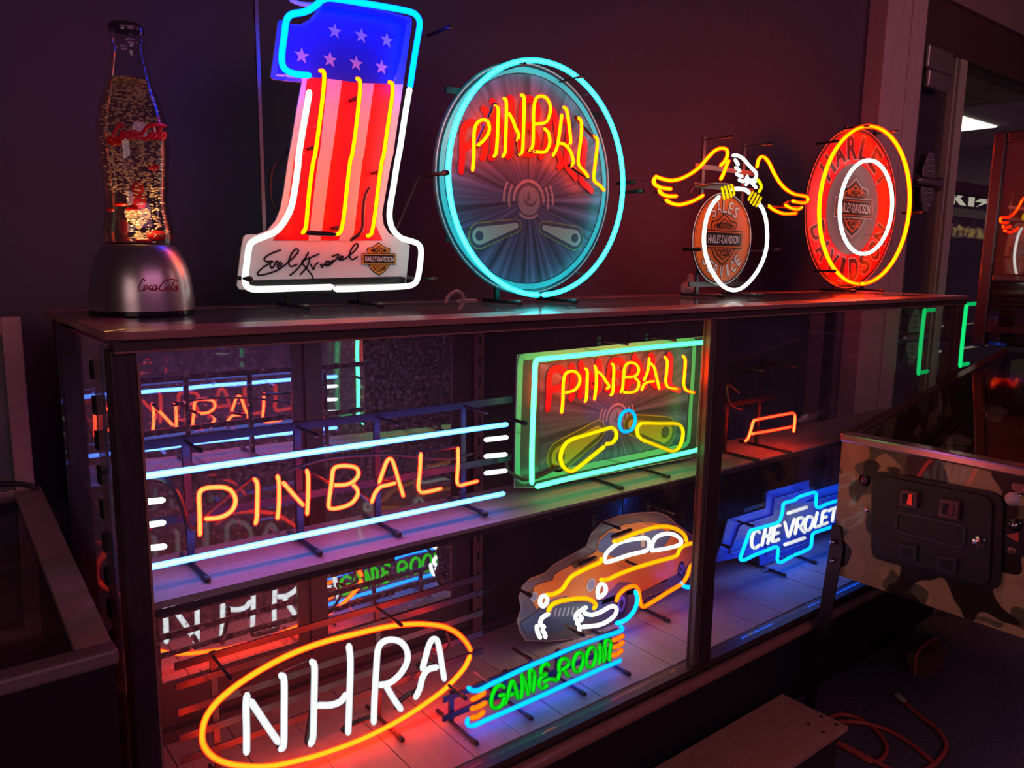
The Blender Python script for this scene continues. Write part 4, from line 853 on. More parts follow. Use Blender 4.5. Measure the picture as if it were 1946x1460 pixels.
# ---- oval sign on the case floor
P = Plane(.172); K = 3.04; ZB = .2785
s8 = thing('neon_sign', (.6,.2,ZB), 'oval red neon ring round four large white neon capitals on the case floor', 'neon sign', 'neon signs in the showcase')
A = lambda L, d=0.0: P.T(280, 1160, K, L, d)
tubes(s8, P, [A([(1866,228),(1848,195),(1810,150),(1760,115),(1690,90),(1560,79),(1400,93),(1200,138),(1000,190),(800,268),(600,378),(440,495),(350,600),(318,700),(330,790),(400,860),(520,896),(700,902),(900,862),(1100,800),(1300,718),(1500,610),(1680,487),(1755,420),(1830,335),(1862,270)])], neon('neon_oval',(22,.80,.02),(18,.08,.01)), .0052, n=6)
W8 = [[(575,495),(570,560),(573,700),(573,818)], [(600,530),(640,590),(700,680),(755,760)], [(775,378),(790,410),(790,600),(788,770),(775,800)],
 [(953,300),(966,335),(963,520),(958,720),(945,770)], [(985,550),(1060,548),(1115,528),(1145,490)], [(1165,210),(1173,300),(1168,500),(1160,705)],
 [(1308,645),(1312,520),(1322,350),(1332,230),(1360,185),(1410,170),(1465,185),(1500,235),(1500,300),(1460,370),(1400,420),(1345,432)], [(1378,435),(1425,515),(1463,570)],
 [(1590,335),(1605,280),(1628,200),(1650,168),(1675,178),(1690,240),(1702,320),(1715,395)], [(1670,330),(1620,345),(1590,390),(1575,450),(1552,500)]]
W8 = [A(p) for p in W8]
tubes(s8, P, W8, N_WHT2, .0060, 'letter_tube', 5)
links(s8, P, [(W8[0][0],W8[1][0]),(W8[1][-1],W8[2][-1]),(W8[2][0],W8[3][0]),(W8[3][-1],W8[4][0]),(W8[5][-1],W8[6][0]),(W8[7][-1],W8[9][-1]),(W8[8][0],W8[9][0])], .005, .016)
z1 = P.L(700,1200)[1]
stand(s8, P, [.36,.66], ZB, z1+.02, .05, -.036, bars=(.345,.385,.43,.475,z1+.015), span=(.30,.90), m=mat('frame_red_metal',(.10,.07,.07),.4,.5), r=.0045)
standoff(s8, P, [P.L(548,1222), P.L(860,1305), P.L(400,1300)], .05)
MB().tube([P.W(*q,.03) for q in smooth([P.L(x_,y_) for x_,y_ in ((865,1215),(870,1240),(850,1255),(830,1250),(835,1280),(800,1330),(770,1345))],5)], .0032, 8).obj('power_wire', RUB, s8, True)
# ---- game room sign
P = Plane(.082); K = 4.865
s9 = thing('neon_sign', (.96,.1,ZB), 'low green script neon sign between two cyan bars at the front of the case floor', 'neon sign', 'neon signs in the showcase')
A = lambda L, d=0.0: P.T(860, 1160, K, L, d)
tubes(s9, P, [A([(150,720),(185,742),(250,738),(330,697),(500,616),(700,522),(900,438),(1100,352),(1300,278),(1450,228),(1545,195),(1572,170),(1555,148)]),
              A([(140,1010),(135,1045),(160,1068),(210,1062),(320,1012),(500,935),(800,802),(1000,710),(1200,620),(1400,530),(1500,490),(1550,465)])], neon('neon_cyan2',(.0,1.0,7),(.0,.55,5.5)), .0046, 'bar_tube', 4)
tubes(s9, P, [A([(185,825),(230,805),(290,765)]), A([(180,910),(235,895),(300,858)]), A([(182,995),(230,985),(282,945)]), A([(1490,278),(1530,262),(1572,238)]), A([(1490,342),(1530,330),(1572,300)]), A([(1482,418),(1520,405),(1560,375)])], N_AMB2, .0052, 'dash_tube', 4)
TL = [[(475,712),(440,695),(400,720),(372,775),(358,840),(368,890),(405,905),(450,880),(475,825),(480,785),(440,790)], [(485,862),(510,790),(535,690),(555,658),(575,690),(605,812)], [(515,790),(560,775)],
 [(635,805),(645,720),(642,605),(660,640),(685,720),(697,775)], [(697,775),(712,700),(712,560),(735,555),(760,600),(745,745)], [(888,510),(870,495),(835,510),(815,560),(825,590),(865,590)], [(865,595),(815,625),(800,690),(830,722),(872,700)],
 [(850,660),(890,640),(930,640),(965,645),(985,600),(990,545)], [(985,560),(985,500),(1005,460),(1045,450),(1075,480),(1060,520),(1015,550)], [(1030,545),(1055,590),(1070,605)],
 [(1195,402),(1165,395),(1135,430),(1115,500),(1130,560),(1165,565),(1195,520),(1210,450),(1195,402)], [(1310,352),(1280,345),(1250,390),(1235,460),(1250,520),(1290,520),(1315,470),(1325,400),(1310,352)],
 [(1355,490),(1365,420),(1360,325),(1380,370),(1400,470)], [(1400,470),(1412,400),(1410,300),(1435,275),(1462,300),(1455,380),(1450,460)]]
tubes(s9, P, [A(p) for p in TL], N_GRN, .0046, 'letter_tube', 5)
zz1 = P.L(1000,1280)[1]
stand(s9, P, [.762,.89,1.03,1.16], ZB, .345, .045, -.036, bars=(.30,.338), span=(.74,1.20), m=mat('frame_blue_metal',(.05,.05,.09),.4,.5), r=.0042, top_rods=False)
rods(s9, P, [P.L(1012,1256,0), P.L(1112,1210,0), P.L(888,1330,0)], .06, .006, .004)
standoff(s9, P, [P.L(930,1298), P.L(1135,1213), P.L(962,1346)], .045)
# ---- car sign
P = Plane(.19); K = 4.865
s10 = thing('neon_sign', (1.25,.22,ZB), 'neon hot rod car with yellow outlines and white windows over an orange printed body', 'neon sign', 'neon signs in the showcase')
A = lambda L, d=0.0: P.T(960, 950, K, L, d)
tubes(s10, P, [A([(382,880),(450,872),(530,825),(580,750),(630,700),(760,632),(850,592),(885,572),(888,550)]), A([(400,1022),(435,972),(510,938),(640,916),(740,912),(800,932),(838,970),(822,1002)]),
  A([(888,740),(950,736),(1050,690),(1200,632),(1400,572),(1540,535),(1590,510),(1620,450),(1670,418),(1740,402),(1800,400)]), A([(1008,385),(1060,372),(1180,320),(1320,272),(1400,252),(1500,250),(1590,275),(1655,325),(1675,380)])], N_AMB, .0052, n=5)
tubes(s10, P, [A([(1030,930),(1055,875),(1120,818),(1195,800),(1230,835),(1245,920),(1255,970),(1280,988),(1340,958),(1500,858),(1630,778),(1685,700),(1712,618),(1755,585),(1785,600),(1790,630)])], neon('neon_amber3',(5,.6,.0),(3.4,.2,.0)), .0052, n=5)
tubes(s10, P, [A([(1205,852),(1222,920),(1200,1010),(1150,1080),(1100,1118),(1035,1142)]), A([(1752,630),(1780,690),(1760,760),(1710,808),(1655,800),(1628,775)])], N_SKY, .0052, n=5)
tubes(s10, P, [A([(352,985),(325,965),(330,910),(365,888),(388,915),(380,960),(352,985)]), A([(862,902),(890,890),(928,850),(925,800),(895,778),(868,800),(855,850),(862,902)]),
  A([(932,578),(920,545),(945,485),(1040,405),(1150,372),(1280,355),(1322,368),(1335,410),(1320,455),(1285,478),(1150,510),(1010,558),(932,578)]), A([(1358,470),(1362,405),(1400,345),(1480,315),(1560,322),(1620,365),(1622,405),(1560,435),(1440,460),(1358,470)]),
  A([(745,998),(700,1025),(655,1065),(655,1105),(690,1118),(708,1098),(695,1075)]), A([(735,1050),(800,1065),(880,1040),(960,995),(1005,985),(1030,1012),(1012,1070),(940,1128),(850,1162),(720,1175)]), A([(665,1142),(685,1168),(688,1210)]),
  A([(395,1058),(345,1090),(325,1130),(335,1162),(358,1175)]), A([(292,1172),(300,1225),(322,1272)]), A([(345,1208),(365,1238),(372,1268)])], N_WHT, .0050, n=5)
d = .045
outl = A([(190,1300),(140,1220),(113,1120),(150,1010),(130,900),(160,800),(230,730),(370,680),(450,600),(560,540),(750,435),(800,310),(900,205),(1050,148),(1250,120),(1400,115),(1500,150),(1590,230),(1740,340),(1780,480),(1760,620),(1700,720),(1560,800),(1300,900),(1220,1050),(1050,1170),(850,1230),(600,1290),(400,1310)], d)
MB().plate(P, outl, d+.001, .003).obj('back_board', mat('car_board', (.13,.10,.11), .3), s10)
mb = MB(); stroke(mb, P, outl, .0010, d, .001, closed=True); mb.obj('board_rim', pm('rim_pink',(.45,.22,.2)), s10)
cp = lambda L, dd, col, nm, name='car_print': MB().plate(P, A(L, d), d-dd, .0006).obj(name, pm(nm, col), s10)
cp([(250,870),(270,800),(340,770),(440,745),(450,700),(520,650),(640,590),(760,530),(840,480),(870,360),(960,280),(1100,230),(1260,205),(1400,215),(1500,270),(1560,340),(1700,370),(1740,430),(1720,560),(1650,640),(1560,700),(1260,850),(1150,760),(1050,760),(980,830),(900,920),(820,930),(560,890),(400,930),(290,1010),(250,940)], .0004, (.70,.24,.05), 'body_orange')
cp([(850,470),(870,380),(960,300),(1100,300),(1240,290),(1300,270),(1450,270),(1540,330),(1440,470),(1150,520),(1010,530)], .001, (.10,.14,.32), 'glass_blue')
cp([(1245,310),(1280,300),(1290,430),(1255,440)], .0016, (.55,.45,.35), 'pillar_tan')
cp([(610,590),(770,530),(830,535),(700,600),(640,640)], .0016, (.06,.03,.02), 'scoop_dark')
cp([(140,1140),(300,1030),(420,960),(560,940),(800,960),(900,930),(860,1050),(700,1150),(560,1190),(400,1240),(300,1250),(190,1230)], .001, (.08,.10,.16), 'grille_dark')
gb = MB()
for i in range(9): 
    x_ = 420+i*40; gb.plate(P, A([(x_,1010-i*4),(x_+16,1005-i*4),(x_-2,1080-i*3),(x_-18,1085-i*3)], d), d-.0016, .0004)
gb.obj('grille_bars', pm('grille_light',(.40,.42,.48)), s10)
for (x_,y_,r_) in ((790,785,32),(265,895,24)):
    a, h = A([(x_,y_)],d)[0]; R_ = abs(A([(x_,y_+r_*1.9)],d)[0][1]-h)
    mb = MB().plate(P, circ((a,h),R_,24,rx=.9), d-.0016, .0004, 0).plate(P, circ((a,h),R_*.75,24,rx=.9), d-.002, .0003, 1); mb.obj('headlight_print', [pm('lamp_rim',(.55,.5,.5)), pm('lamp_glass',(.25,.3,.42))], s10)
for (x_,y_,r_) in ((1070,960,62),(1625,640,36)):
    a, h = A([(x_,y_)],d)[0]; R_ = abs(A([(x_,y_+r_*2.0)],d)[0][1]-h)
    mb = MB().plate(P, circ((a,h),R_,28,rx=.62), d-.0016, .0004, 0).plate(P, circ((a,h),R_*.62,24,rx=.62), d-.002, .0003, 1).plate(P, circ((a,h),R_*.3,24,rx=.62), d-.0024, .0003, 0); mb.obj('wheel_print', [pm('tyre',(.03,.025,.05)), pm('wheel',(.20,.16,.36))], s10)
f1, f2 = 1.30, 1.44
stand(s10, P, [1.235,1.42], ZB, P.L(1200,980)[1], .05, -.03, bars=(.345,.42), span=(1.05,1.5), m=BLM, r=.0048)
rods(s10, P, [P.L(1008,1132,.0), P.L(1045,985,0), P.L(1210,1075,.01)], .05, .0, .0042)
for q1, q2 in (((1155,285),(1000,340)),((830,540),(690,600))):
    a, b = A([q1,q2], .012); MB().tube([P.W(*a,.012),P.W(*b,.012)], .006, 8).obj('blocked_tube', TUBEOFF, s10, True)
standoff(s10, P, [P.L(1128,1047), P.L(1200,1085), P.L(1243,1000)], .045)
# ---- blue bow-tie sign
P = Plane(.18); K = 4.868
s11 = thing('neon_sign', (1.95,.22,ZB), 'blue bow-tie shaped neon sign with white capitals, right bay of the case floor', 'neon sign', 'neon signs in the showcase')
A = lambda L, d=0.0: P.T(1280, 820, K, L, d)
tubes(s11, P, [A([(1148,615),(1110,640),(1040,658),(1015,680),(1008,740),(985,820),(950,850),(880,872),(760,905),(715,918),(695,955),(660,1050),(625,1150),(622,1185),(655,1190),(750,1145),(850,1105),(935,1072),(965,1080),(965,1130),(960,1185),(975,1212),(1010,1205),(1060,1175),(1095,1158)]),
  A([(1165,605),(1240,580),(1300,566),(1322,580),(1318,640),(1320,690),(1345,705),(1420,672),(1530,638),(1700,585),(1780,560),(1795,580),(1770,650),(1735,740),(1715,790),(1640,825),(1560,850),(1485,876),(1390,908),(1310,935),(1285,960),(1278,1020),(1268,1070),(1230,1098),(1170,1125),(1118,1145)])], N_SKY, .0050, n=5)
tubes(s11, P, [A([(1060,758),(1140,732),(1230,702)]), A([(1030,1048),(1100,1025),(1212,985)])], N_WHT2, .0052, 'bar_tube', 2)
TL = [[(795,935),(765,918),(738,950),(722,1010),(728,1065),(755,1080),(790,1055)], [(850,905),(838,960),(818,1050)], [(905,888),(890,960),(872,1035)], [(842,975),(895,958)], [(985,870),(940,885),(925,950),(915,1018),(975,1000)], [(930,950),(970,938)],
 [(1030,845),(1045,910),(1062,975),(1085,920),(1118,815)], [(1125,945),(1140,870),(1150,812),(1190,800),(1205,830),(1190,865),(1150,880)], [(1170,880),(1190,915),(1212,935)], [(1270,790),(1240,795),(1218,850),(1222,905),(1255,910),(1285,860),(1292,810),(1270,790)],
 [(1330,755),(1315,820),(1305,885),(1365,868)], [(1425,730),(1385,745),(1375,800),(1368,862),(1425,845)], [(1380,800),(1415,790)], [(1435,735),(1480,715),(1540,695)], [(1488,715),(1478,770),(1468,830)]]
for o_ in (0,):
    tubes(s11, P, [A(p) for p in TL], N_WHT2, .0050, 'letter_tube', 4)
d = .045
bo_ = A([(505,815),(855,712),(868,560),(1258,450),(1262,562),(1760,418),(1900,400),(1800,760),(1640,850),(1300,960),(1290,1060),(805,1250),(800,1130),(385,1215),(450,1040)], d)
MB().plate(P, bo_, d+.001, .004).obj('back_board', mat('blue_board', (.09,.16,.50), .35), s11)
bi_ = A([(600,870),(905,775),(920,620),(1200,540),(1205,660),(1700,520),(1640,760),(1270,880),(1260,1010),(850,1150),(845,1030),(500,1130)], d)
MB().plate(P, bi_, d-.006, .0066).obj('raised_panel', mat('blue_panel', (.06,.09,.26), .3), s11)
mb = MB(); stroke(mb, P, bi_, .0008, d-.0072, .001, closed=True); mb.obj('panel_rim', pm('rim_blue',(.3,.4,.8)), s11)
stand(s11, P, [1.90,2.058], ZB, .50, .052, -.03, bars=(.33,.47), span=(1.80,2.16), r=.0048, top_rods=False)
rods(s11, P, [P.L(1385,1040,.0), P.L(1430,1000,.0)], .05, .0, .0042)
standoff(s11, P, [P.L(1395,1055), P.L(1480,945), P.L(1540,935), P.L(1505,1060)], .045)
kn_ = U(1458,1084,z=ZB); mb = MB(); rr = random.Random(9)
pth = [(kn_.x+rr.uniform(-.035,.035), kn_.y+rr.uniform(-.012,.012), ZB+.003+rr.uniform(0,.008)) for _ in range(14)]
sk = mb.tube(smooth(pth,4), .0011, 6).obj('string_tangle', mat('pale_string',(.5,.45,.6),.7), None, True); tag(sk, 'small pale tangle of string on the case floor under the blue sign', 'string')
# ================================================================== PINBALL MACHINE WITH CAMOUFLAGE FRONT
XF, YL, YR = 1.77, -.055, -.585
pm1 = thing('pinball_machine', (XF,-.32,0), 'pinball machine with camouflage painted front and black coin door, right of the showcase', 'pinball machine')
CAMO = bpy.data.materials.new('camouflage'); CAMO.use_nodes = True; nt = CAMO.node_tree; b_ = nt.nodes['Principled BSDF']; b_.inputs['Roughness'].default_value = .28
b_.inputs['Coat Weight'].default_value = .3
tc = nt.nodes.new('ShaderNodeTexCoord'); prev = None
base = (.46,.33,.18,1)
for i, (sc_, th_, c_, off) in enumerate(((6,.56,(.54,.38,.20,1),0),(8,.57,(.13,.13,.07,1),7),(7,.53,(.022,.014,.014,1),3))):
    mp = nt.nodes.new('ShaderNodeMapping'); mp.inputs['Location'].default_value = (off,off*2,off); nt.links.new(tc.outputs['Object'], mp.inputs[0])
    n_ = nt.nodes.new('ShaderNodeTexNoise'); n_.inputs['Scale'].default_value = sc_; n_.inputs['Detail'].default_value = 1; nt.links.new(mp.outputs[0], n_.inputs['Vector'])
    mr = nt.nodes.new('ShaderNodeMapRange'); mr.inputs[1].default_value = th_-.006; mr.inputs[2].default_value = th_+.006; nt.links.new(n_.outputs['Fac'], mr.inputs[0])
    mx = nt.nodes.new('ShaderNodeMix'); mx.data_type = 'RGBA'; nt.links.new(mr.outputs[0], mx.inputs['Factor'])
    if prev is None: mx.inputs['A'].default_value = base
    else: nt.links.new(prev, mx.inputs['A'])
    mx.inputs['B'].default_value = c_; prev = mx.outputs['Result']
nt.links.new(prev, b_.inputs['Base Color'])
BLK = mat('satin_black', (.018,.017,.02), .35, bump=(220,.25,.002)); BLK2 = mat('gloss_black', (.012,.011,.014), .18)
zr_ = lambda x: .742+(x-XF)*.158
p = [(XF,YR,.392),(2.72,YR,.40),(2.72,YL,.40),(XF,YL,.392),(XF,YR,.735),(2.72,YR,zr_(2.72)-.008),(2.72,YL,zr_(2.72)-.008),(XF,YL,.735)]
mb = MB()
q = [(XF,YR,.392),(XF+.02,YR,.392),(XF+.02,YL,.392),(XF,YL,.392),(XF,YR,.735),(XF+.02,YR,.735),(XF+.02,YL,.735),(XF,YL,.735)]
mb.hexa(q).obj('front_panel', CAMO, pm1)
for ya, yb in ((YL-.018,YL),(YR,YR+.018)):
    MB().hexa([(XF+.02,ya,.394),(2.72,ya,.40),(2.72,yb,.40),(XF+.02,yb,.394),(XF+.02,ya,.735),(2.72,ya,zr_(2.72)-.01),(2.72,yb,zr_(2.72)-.01),(XF+.02,yb,.735)]).obj('side_panel', CAMO, pm1)
    MB().hexa([(XF+.02,ya-.002,.735),(2.70,ya-.002,zr_(2.70)-.01),(2.70,yb+.002,zr_(2.70)-.01),(XF+.02,yb+.002,.735),(XF+.02,ya-.002,.748),(2.70,ya-.002,zr_(2.70)+.004),(2.70,yb+.002,zr_(2.70)+.004),(XF+.02,yb+.002,.748)]).obj('side_rail', mat('rail_dark', (.16,.08,.08), .3, .5), pm1)
MB().box(XF+.02,2.72,YR+.018,YL-.018,.39,.40).obj('bottom', BLK, pm1)
lb = MB().box(XF-.006,XF+.035,YR-.006,YL+.004,.726,.748).obj('lockbar', mat('brushed_steel', (.62,.56,.55), .22, .9), pm1, bevel=.005)
MB().hexa([(XF+.036,YR+.018,.744),(2.70,YR+.018,zr_(2.70)-.004),(2.70,YL-.018,zr_(2.70)-.004),(XF+.036,YL-.018,.744),(XF+.036,YR+.018,.747),(2.70,YR+.018,zr_(2.70)),(2.70,YL-.018,zr_(2.70)),(XF+.036,YL-.018,.747)]).obj('playfield_glass', glass('pin_glass',(.8,.8,.8),.09), pm1)
pf = MB().hexa([(XF+.03,YR+.018,.64),(2.70,YR+.018,.79),(2.70,YL-.018,.79),(XF+.03,YL-.018,.64),(XF+.03,YR+.018,.645),(2.70,YR+.018,.795),(2.70,YL-.018,.795),(XF+.03,YL-.018,.645)]).obj('playfield', mat('playfield_print', (.05,.035,.03), .3, noise=(5,(.22,.13,.06),(1,1,1))), pm1)
rr = random.Random(4)
for x_, y_ in ((2.05,-.20),(2.2,-.33),(2.32,-.18),(2.42,-.36),(2.55,-.25)):
    z_ = .645+(x_-XF)*.16
    b = MB().lathe([(.022,z_),(.024,z_+.02),(.034,z_+.024),(.034,z_+.034),(.012,z_+.044)], (x_,y_,0), 20).obj('bumper', mat('bumper_cap', (.55,.45,.30), .3), pf, True)
for x_, y_, an in ((1.90,-.25,.5),(1.90,-.39,-.5)):
    z_ = .645+(x_-XF)*.16
    MB().tube([(x_+.05,y_+(.05 if an>0 else -.05),z_+.012),(x_,y_,z_+.010)], [.012,.007], 10).obj('flipper', mat('flipper_white',(.6,.6,.5),.4), pf, True)
# coin door and fittings on the front, plane facing -X
Q = Plane(0, XF, math.pi/2); D = lambda L, d=0.0: Q.T(1560, 780, 3.318, L, d)
def rrect(L, r=.02, n=5):
    """rounded polygon"""
    out = []; m = len(L)
    for i in range(m):
        p, a, b = Vector(L[i]), Vector(L[i-1]), Vector(L[(i+1)%m]); u = (a-p).normalized()*r; v = (b-p).normalized()*r
        for k in range(n+1):
            t = k/n; out.append(tuple((p+u)*(1-t)**2+p*2*t*(1-t)+(p+v)*t*t))
    return out
cdr = MB().plate(Q, rrect(D([(330,372),(1165,525),(1140,1145),(325,925)]), .03), -.008, .008).obj('coin_door_frame', BLK, pm1, bevel=.002)
cd2 = MB().plate(Q, rrect(D([(372,402),(1100,545),(1075,1105),(362,900)]), .024), -.014, .007).obj('coin_door', mat('coin_door_black',(.03,.03,.036),.42,bump=(260,.4,.002)), pm1, bevel=.002)
DR_ = mat('coin_button', (.05,.03,.035), .25)
RL = bpy.data.materials.new('red_lit_button'); RL.use_nodes = True; b_ = RL.node_tree.nodes['Principled BSDF']; b_.inputs['Base Color'].default_value = (.5,.02,.02,1); b_.inputs['Emission Color'].default_value = (1,.03,.02,1); b_.inputs['Emission Strength'].default_value = .5
for bx, inn in (([(535,490),(640,505),(632,605),(522,588)], [(590,515),(612,518),(608,585),(575,578)]), ([(785,545),(902,565),(892,678),(770,655)], [(845,580),(870,585),(862,645),(830,640)])):
    c_ = MB().plate(Q, D(bx), -.026, .014).obj('coin_slot', mat('slot_bezel',(.16,.06,.07),.3), cd2, bevel=.001)
    L = D(bx); cxy = [(sum(p[0] for p in L)/4, sum(p[1] for p in L)/4)]*4
    MB().plate(Q, [((a*.62+c[0]*.38),(h*.62+c[1]*.38)) for (a,h), c in zip(L, cxy)], -.0266, .0004).obj('slot_face', PBK if True else None, cd2)
    MB().plate(Q, D(inn), -.0272, .0004).obj('reject_button', RL if bx[0][0] < 600 else mat('dim_red',(.25,.03,.03),.3), cd2)
for bx in ([(520,828),(632,845),(625,945),(512,920)], [(765,903),(885,925),(875,1022),(755,995)]):
    L = D(bx); cm = (sum(p[0] for p in L)/4, sum(p[1] for p in L)/4)
    MB().plate(Q, L, -.022, .009).obj('return_cup', mat('cup_black',(.05,.045,.05),.28), cd2, bevel=.001)
    MB().plate(Q, [((a*.62+cm[0]*.38),(h*.62+cm[1]*.38)) for a,h in L], -.0226, .0006).obj('return_flap', mat('flap_grey',(.012,.012,.014),.4), cd2)
mb = MB(); stroke(mb, Q, [*rrect(D([(500,632),(930,722),(918,860),(492,752)]), .012)], .0026, -.0170, .0032, closed=True); mb.obj('embossed_panel', mat('emboss_edge',(.06,.055,.06),.3), cd2)
L = D([(1018,822)])[0]; lk = MB().lathe([(.013,0),(.013,.004),(.009,.006)], (XF-.014,-L[0],L[1]), 20, axis='x'); 
lk = MB().add([(XF-.014-h, -L[0]+r*math.cos(a), L[1]+r*math.sin(a)) for r,h in ((.0125,0),(.0125,.004),(.008,.006),(.003,.0062)) for a in [2*math.pi*k/18 for k in range(18)]], [(i*18+k,i*18+(k+1)%18,(i+1)*18+(k+1)%18,(i+1)*18+k) for i in range(3) for k in range(18)]+[tuple(range(18)),tuple(54+k for k in range(18))]).obj('lock', CHROME, cd2, True)
def knob(x_, y_, r, h, m, nm):
    L = D([(x_,y_)])[0]; n = 18; pr = ((r,0),(r,h*.5),(r*.8,h*.85),(r*.35,h))
    return MB().add([(XF-h_, -L[0]+q*math.cos(a), L[1]+q*math.sin(a)) for q,h_ in pr for a in [2*math.pi*k/n for k in range(n)]], [(i*n+k,i*n+(k+1)%n,(i+1)*n+(k+1)%n,(i+1)*n+k) for i in range(3) for k in range(n)]+[tuple(range(n)),tuple(3*n+k for k in range(n))]).obj(nm, m, pm1, True)
b1 = knob(277,440,.0145,.004,BLK2,'button_ring'); knob(277,440,.009,.009,mat('purple_button',(.22,.08,.16),.25),'start_button')
knob(290,628,.006,.005,CHROME,'bolt')
MB().plate(Q, rrect(D([(1165,680),(1330,690),(1330,930),(1160,905)]), .012), -.003, .003).obj('button_plate', BLK, pm1)
knob(1228,722,.014,.006,BLK2,'button_ring'); knob(1228,722,.007,.012,CHROME,'start_button')
MB().plate(Q, D([(1172,785),(1252,768),(1248,832)]), -.0038, .0006).obj('triangle_mark', pm('triangle',(.65,.12,.08)), pm1)
knob(1205,885,.009,.005,mat('bronze',(.25,.15,.10),.35,.6),'bolt')
MB().plate(Q, rrect(D([(1210,455),(1340,470),(1340,530),(1215,505)]), .006), -.006, .006).obj('plunger_plate', CHROME, pm1, bevel=.001)
L = D([(1275,530)])[0]
MB().tube([(XF,-L[0],L[1]),(XF-.05,-L[0],L[1])], .004, 10).obj('plunger_rod', CHROME, pm1, True)
MB().ball((XF-.055,-L[0],L[1]), .014, 14).obj('plunger_knob', mat('knob_pale',(.6,.5,.5),.2), pm1, True)
# legs
def leg(x0, y0, dx, dy, zt, name='leg'):
    w_ = .030
    sx_, sy_ = (-1 if dx < 0 else 1), (-1 if dy < 0 else 1)
    def L_(cx_, cy_, z_, k):
        return [(cx_, cy_, z_),(cx_-sx_*w_*k, cy_, z_),(cx_-sx_*w_*k, cy_-sy_*.004, z_),(cx_-sx_*.004, cy_-sy_*.004, z_),(cx_-sx_*.004, cy_-sy_*w_*k, z_),(cx_, cy_-sy_*w_*k, z_)]
    a = L_(x0, y0, zt, .75); b = L_(x0, y0, zt-.05, 1.15); c = L_(x0+dx*.75, y0+dy*.75, .03, .9); n = 6; v = a+b+c
    f = [(i*n+k,i*n+(k+1)%n,(i+1)*n+(k+1)%n,(i+1)*n+k) for i in range(2) for k in range(n)]+[tuple(range(n))[::-1],tuple(12+k for k in range(n))]
    lg = MB().add(v, f).obj(name, BLK, pm1)
    MB().lathe([(.022,.0005),(.022,.008),(.008,.012),(.008,.03)], (x0+dx*.75-sx_*.012, y0+dy*.75-sy_*.012, 0), 16).obj('foot', CHROME, lg, True)
    return lg
l1 = leg(XF-.006, YL+.006, -.05, .02, .515)
for py_ in (1031,1066):
    q_ = U(1582,py_,x=XF-.012); MB().ball((q_.x,q_.y,q_.z), .0065, 10).obj('bolt', CHROME, l1, True)
leg(XF-.006, YR-.006, -.05, -.05, .515); leg(2.70, YR-.006, .03, -.03, .515); leg(2.70, YL+.006, .03, .01, .515)
# head
hd = MB().box(2.70,2.95,-.63,.025,.90,1.545).obj('head_box', mat('head_side',(.03,.018,.022),.18,coat=.6), pm1, bevel=.012)
fr_ = MB().box(2.682,2.70,-.005,.032,.895,1.55).box(2.682,2.70,-.635,-.60,.895,1.55).box(2.682,2.70,-.60,-.005,1.515,1.55).box(2.682,2.70,-.60,-.005,1.10,1.125).obj('head_frame', mat('frame_plum',(.07,.03,.042),.3,coat=.2), pm1, bevel=.006)
BGM = mat('backglass_print', (.30,.12,.07), .35, noise=(3,(.42,.22,.16),(1,1,1)))
MB().box(2.690,2.698,-.60,-.005,1.125,1.515).obj('backglass_print', BGM, pm1)
MB().box(2.6845,2.687,-.60,-.005,1.125,1.515).obj('backglass', glass('back_glass',(.9,.85,.85),.14), pm1)
spk = MB().box(2.686,2.70,-.60,-.005,.965,1.10).obj('speaker_panel', mat('speaker_gloss',(.02,.012,.02),.08,coat=.8), pm1)
mb = MB()
for k in range(5): mb.box(2.684,2.6865,-.14,-.035,1.002+k*.014,1.0075+k*.014)
mb.obj('speaker_slots', mat('slot_black'), spk, kind='stuff')
MB().box(2.675,2.70,-.60,-.005,.945,.965).obj('shelf_strip', mat('frame_plum'), pm1)
# ================================================================== PINBALL MACHINE AT THE LEFT EDGE
XL, XR, YF = -.47, .163, -.08
pm2 = thing('pinball_machine', (-.15,YF,0), 'dark pinball machine with worn wooden side rail, left of the showcase', 'pinball machine')
WR = mat('worn_rail', (.34,.19,.17), .4, noise=(10,(.48,.30,.27),(1,1,1)))
zl = lambda y: .703+(y-YF)*.125
MB().box(XL,XR,YF,YF+.02,.30,.70).obj('front_panel', mat('cab_black',(.02,.012,.016),.4), pm2)
for xa, xb in ((XR-.02,XR),(XL,XL+.02)):
    MB().hexa([(xa,YF+.02,.30),(xb,YF+.02,.30),(xb,.44,.30),(xa,.44,.30),(xa,YF+.02,.70),(xb,YF+.02,.70),(xb,.44,zl(.44)-.005),(xa,.44,zl(.44)-.005)]).obj('side_panel', mat('cab_black'), pm2)
    x0_, x1_ = (xa-.015, xb+.002) if xa > 0 else (xa-.002, xb+.015)
    MB().hexa([(x0_,YF+.02,.698),(x1_,YF+.02,.698),(x1_,.44,zl(.44)-.006),(x0_,.44,zl(.44)-.006),(x0_,YF+.02,.710),(x1_,YF+.02,.710),(x1_,.44,zl(.44)+.006),(x0_,.44,zl(.44)+.006)]).obj('side_rail', WR, pm2)
MB().box(XL-.004,XR+.004,YF-.006,YF+.022,.692,.711).obj('lockbar', mat('dark_rail',(.20,.12,.13),.35), pm2, bevel=.004)
MB().hexa([(XL+.036,YF+.022,.70),(XR-.036,YF+.022,.70),(XR-.036,.44,zl(.44)-.003),(XL+.036,.44,zl(.44)-.003),(XL+.036,YF+.022,.703),(XR-.036,YF+.022,.703),(XR-.036,.44,zl(.44)),(XL+.036,.44,zl(.44))]).obj('playfield_glass', glass('pin_glass2',(.8,.8,.85),.08), pm2)
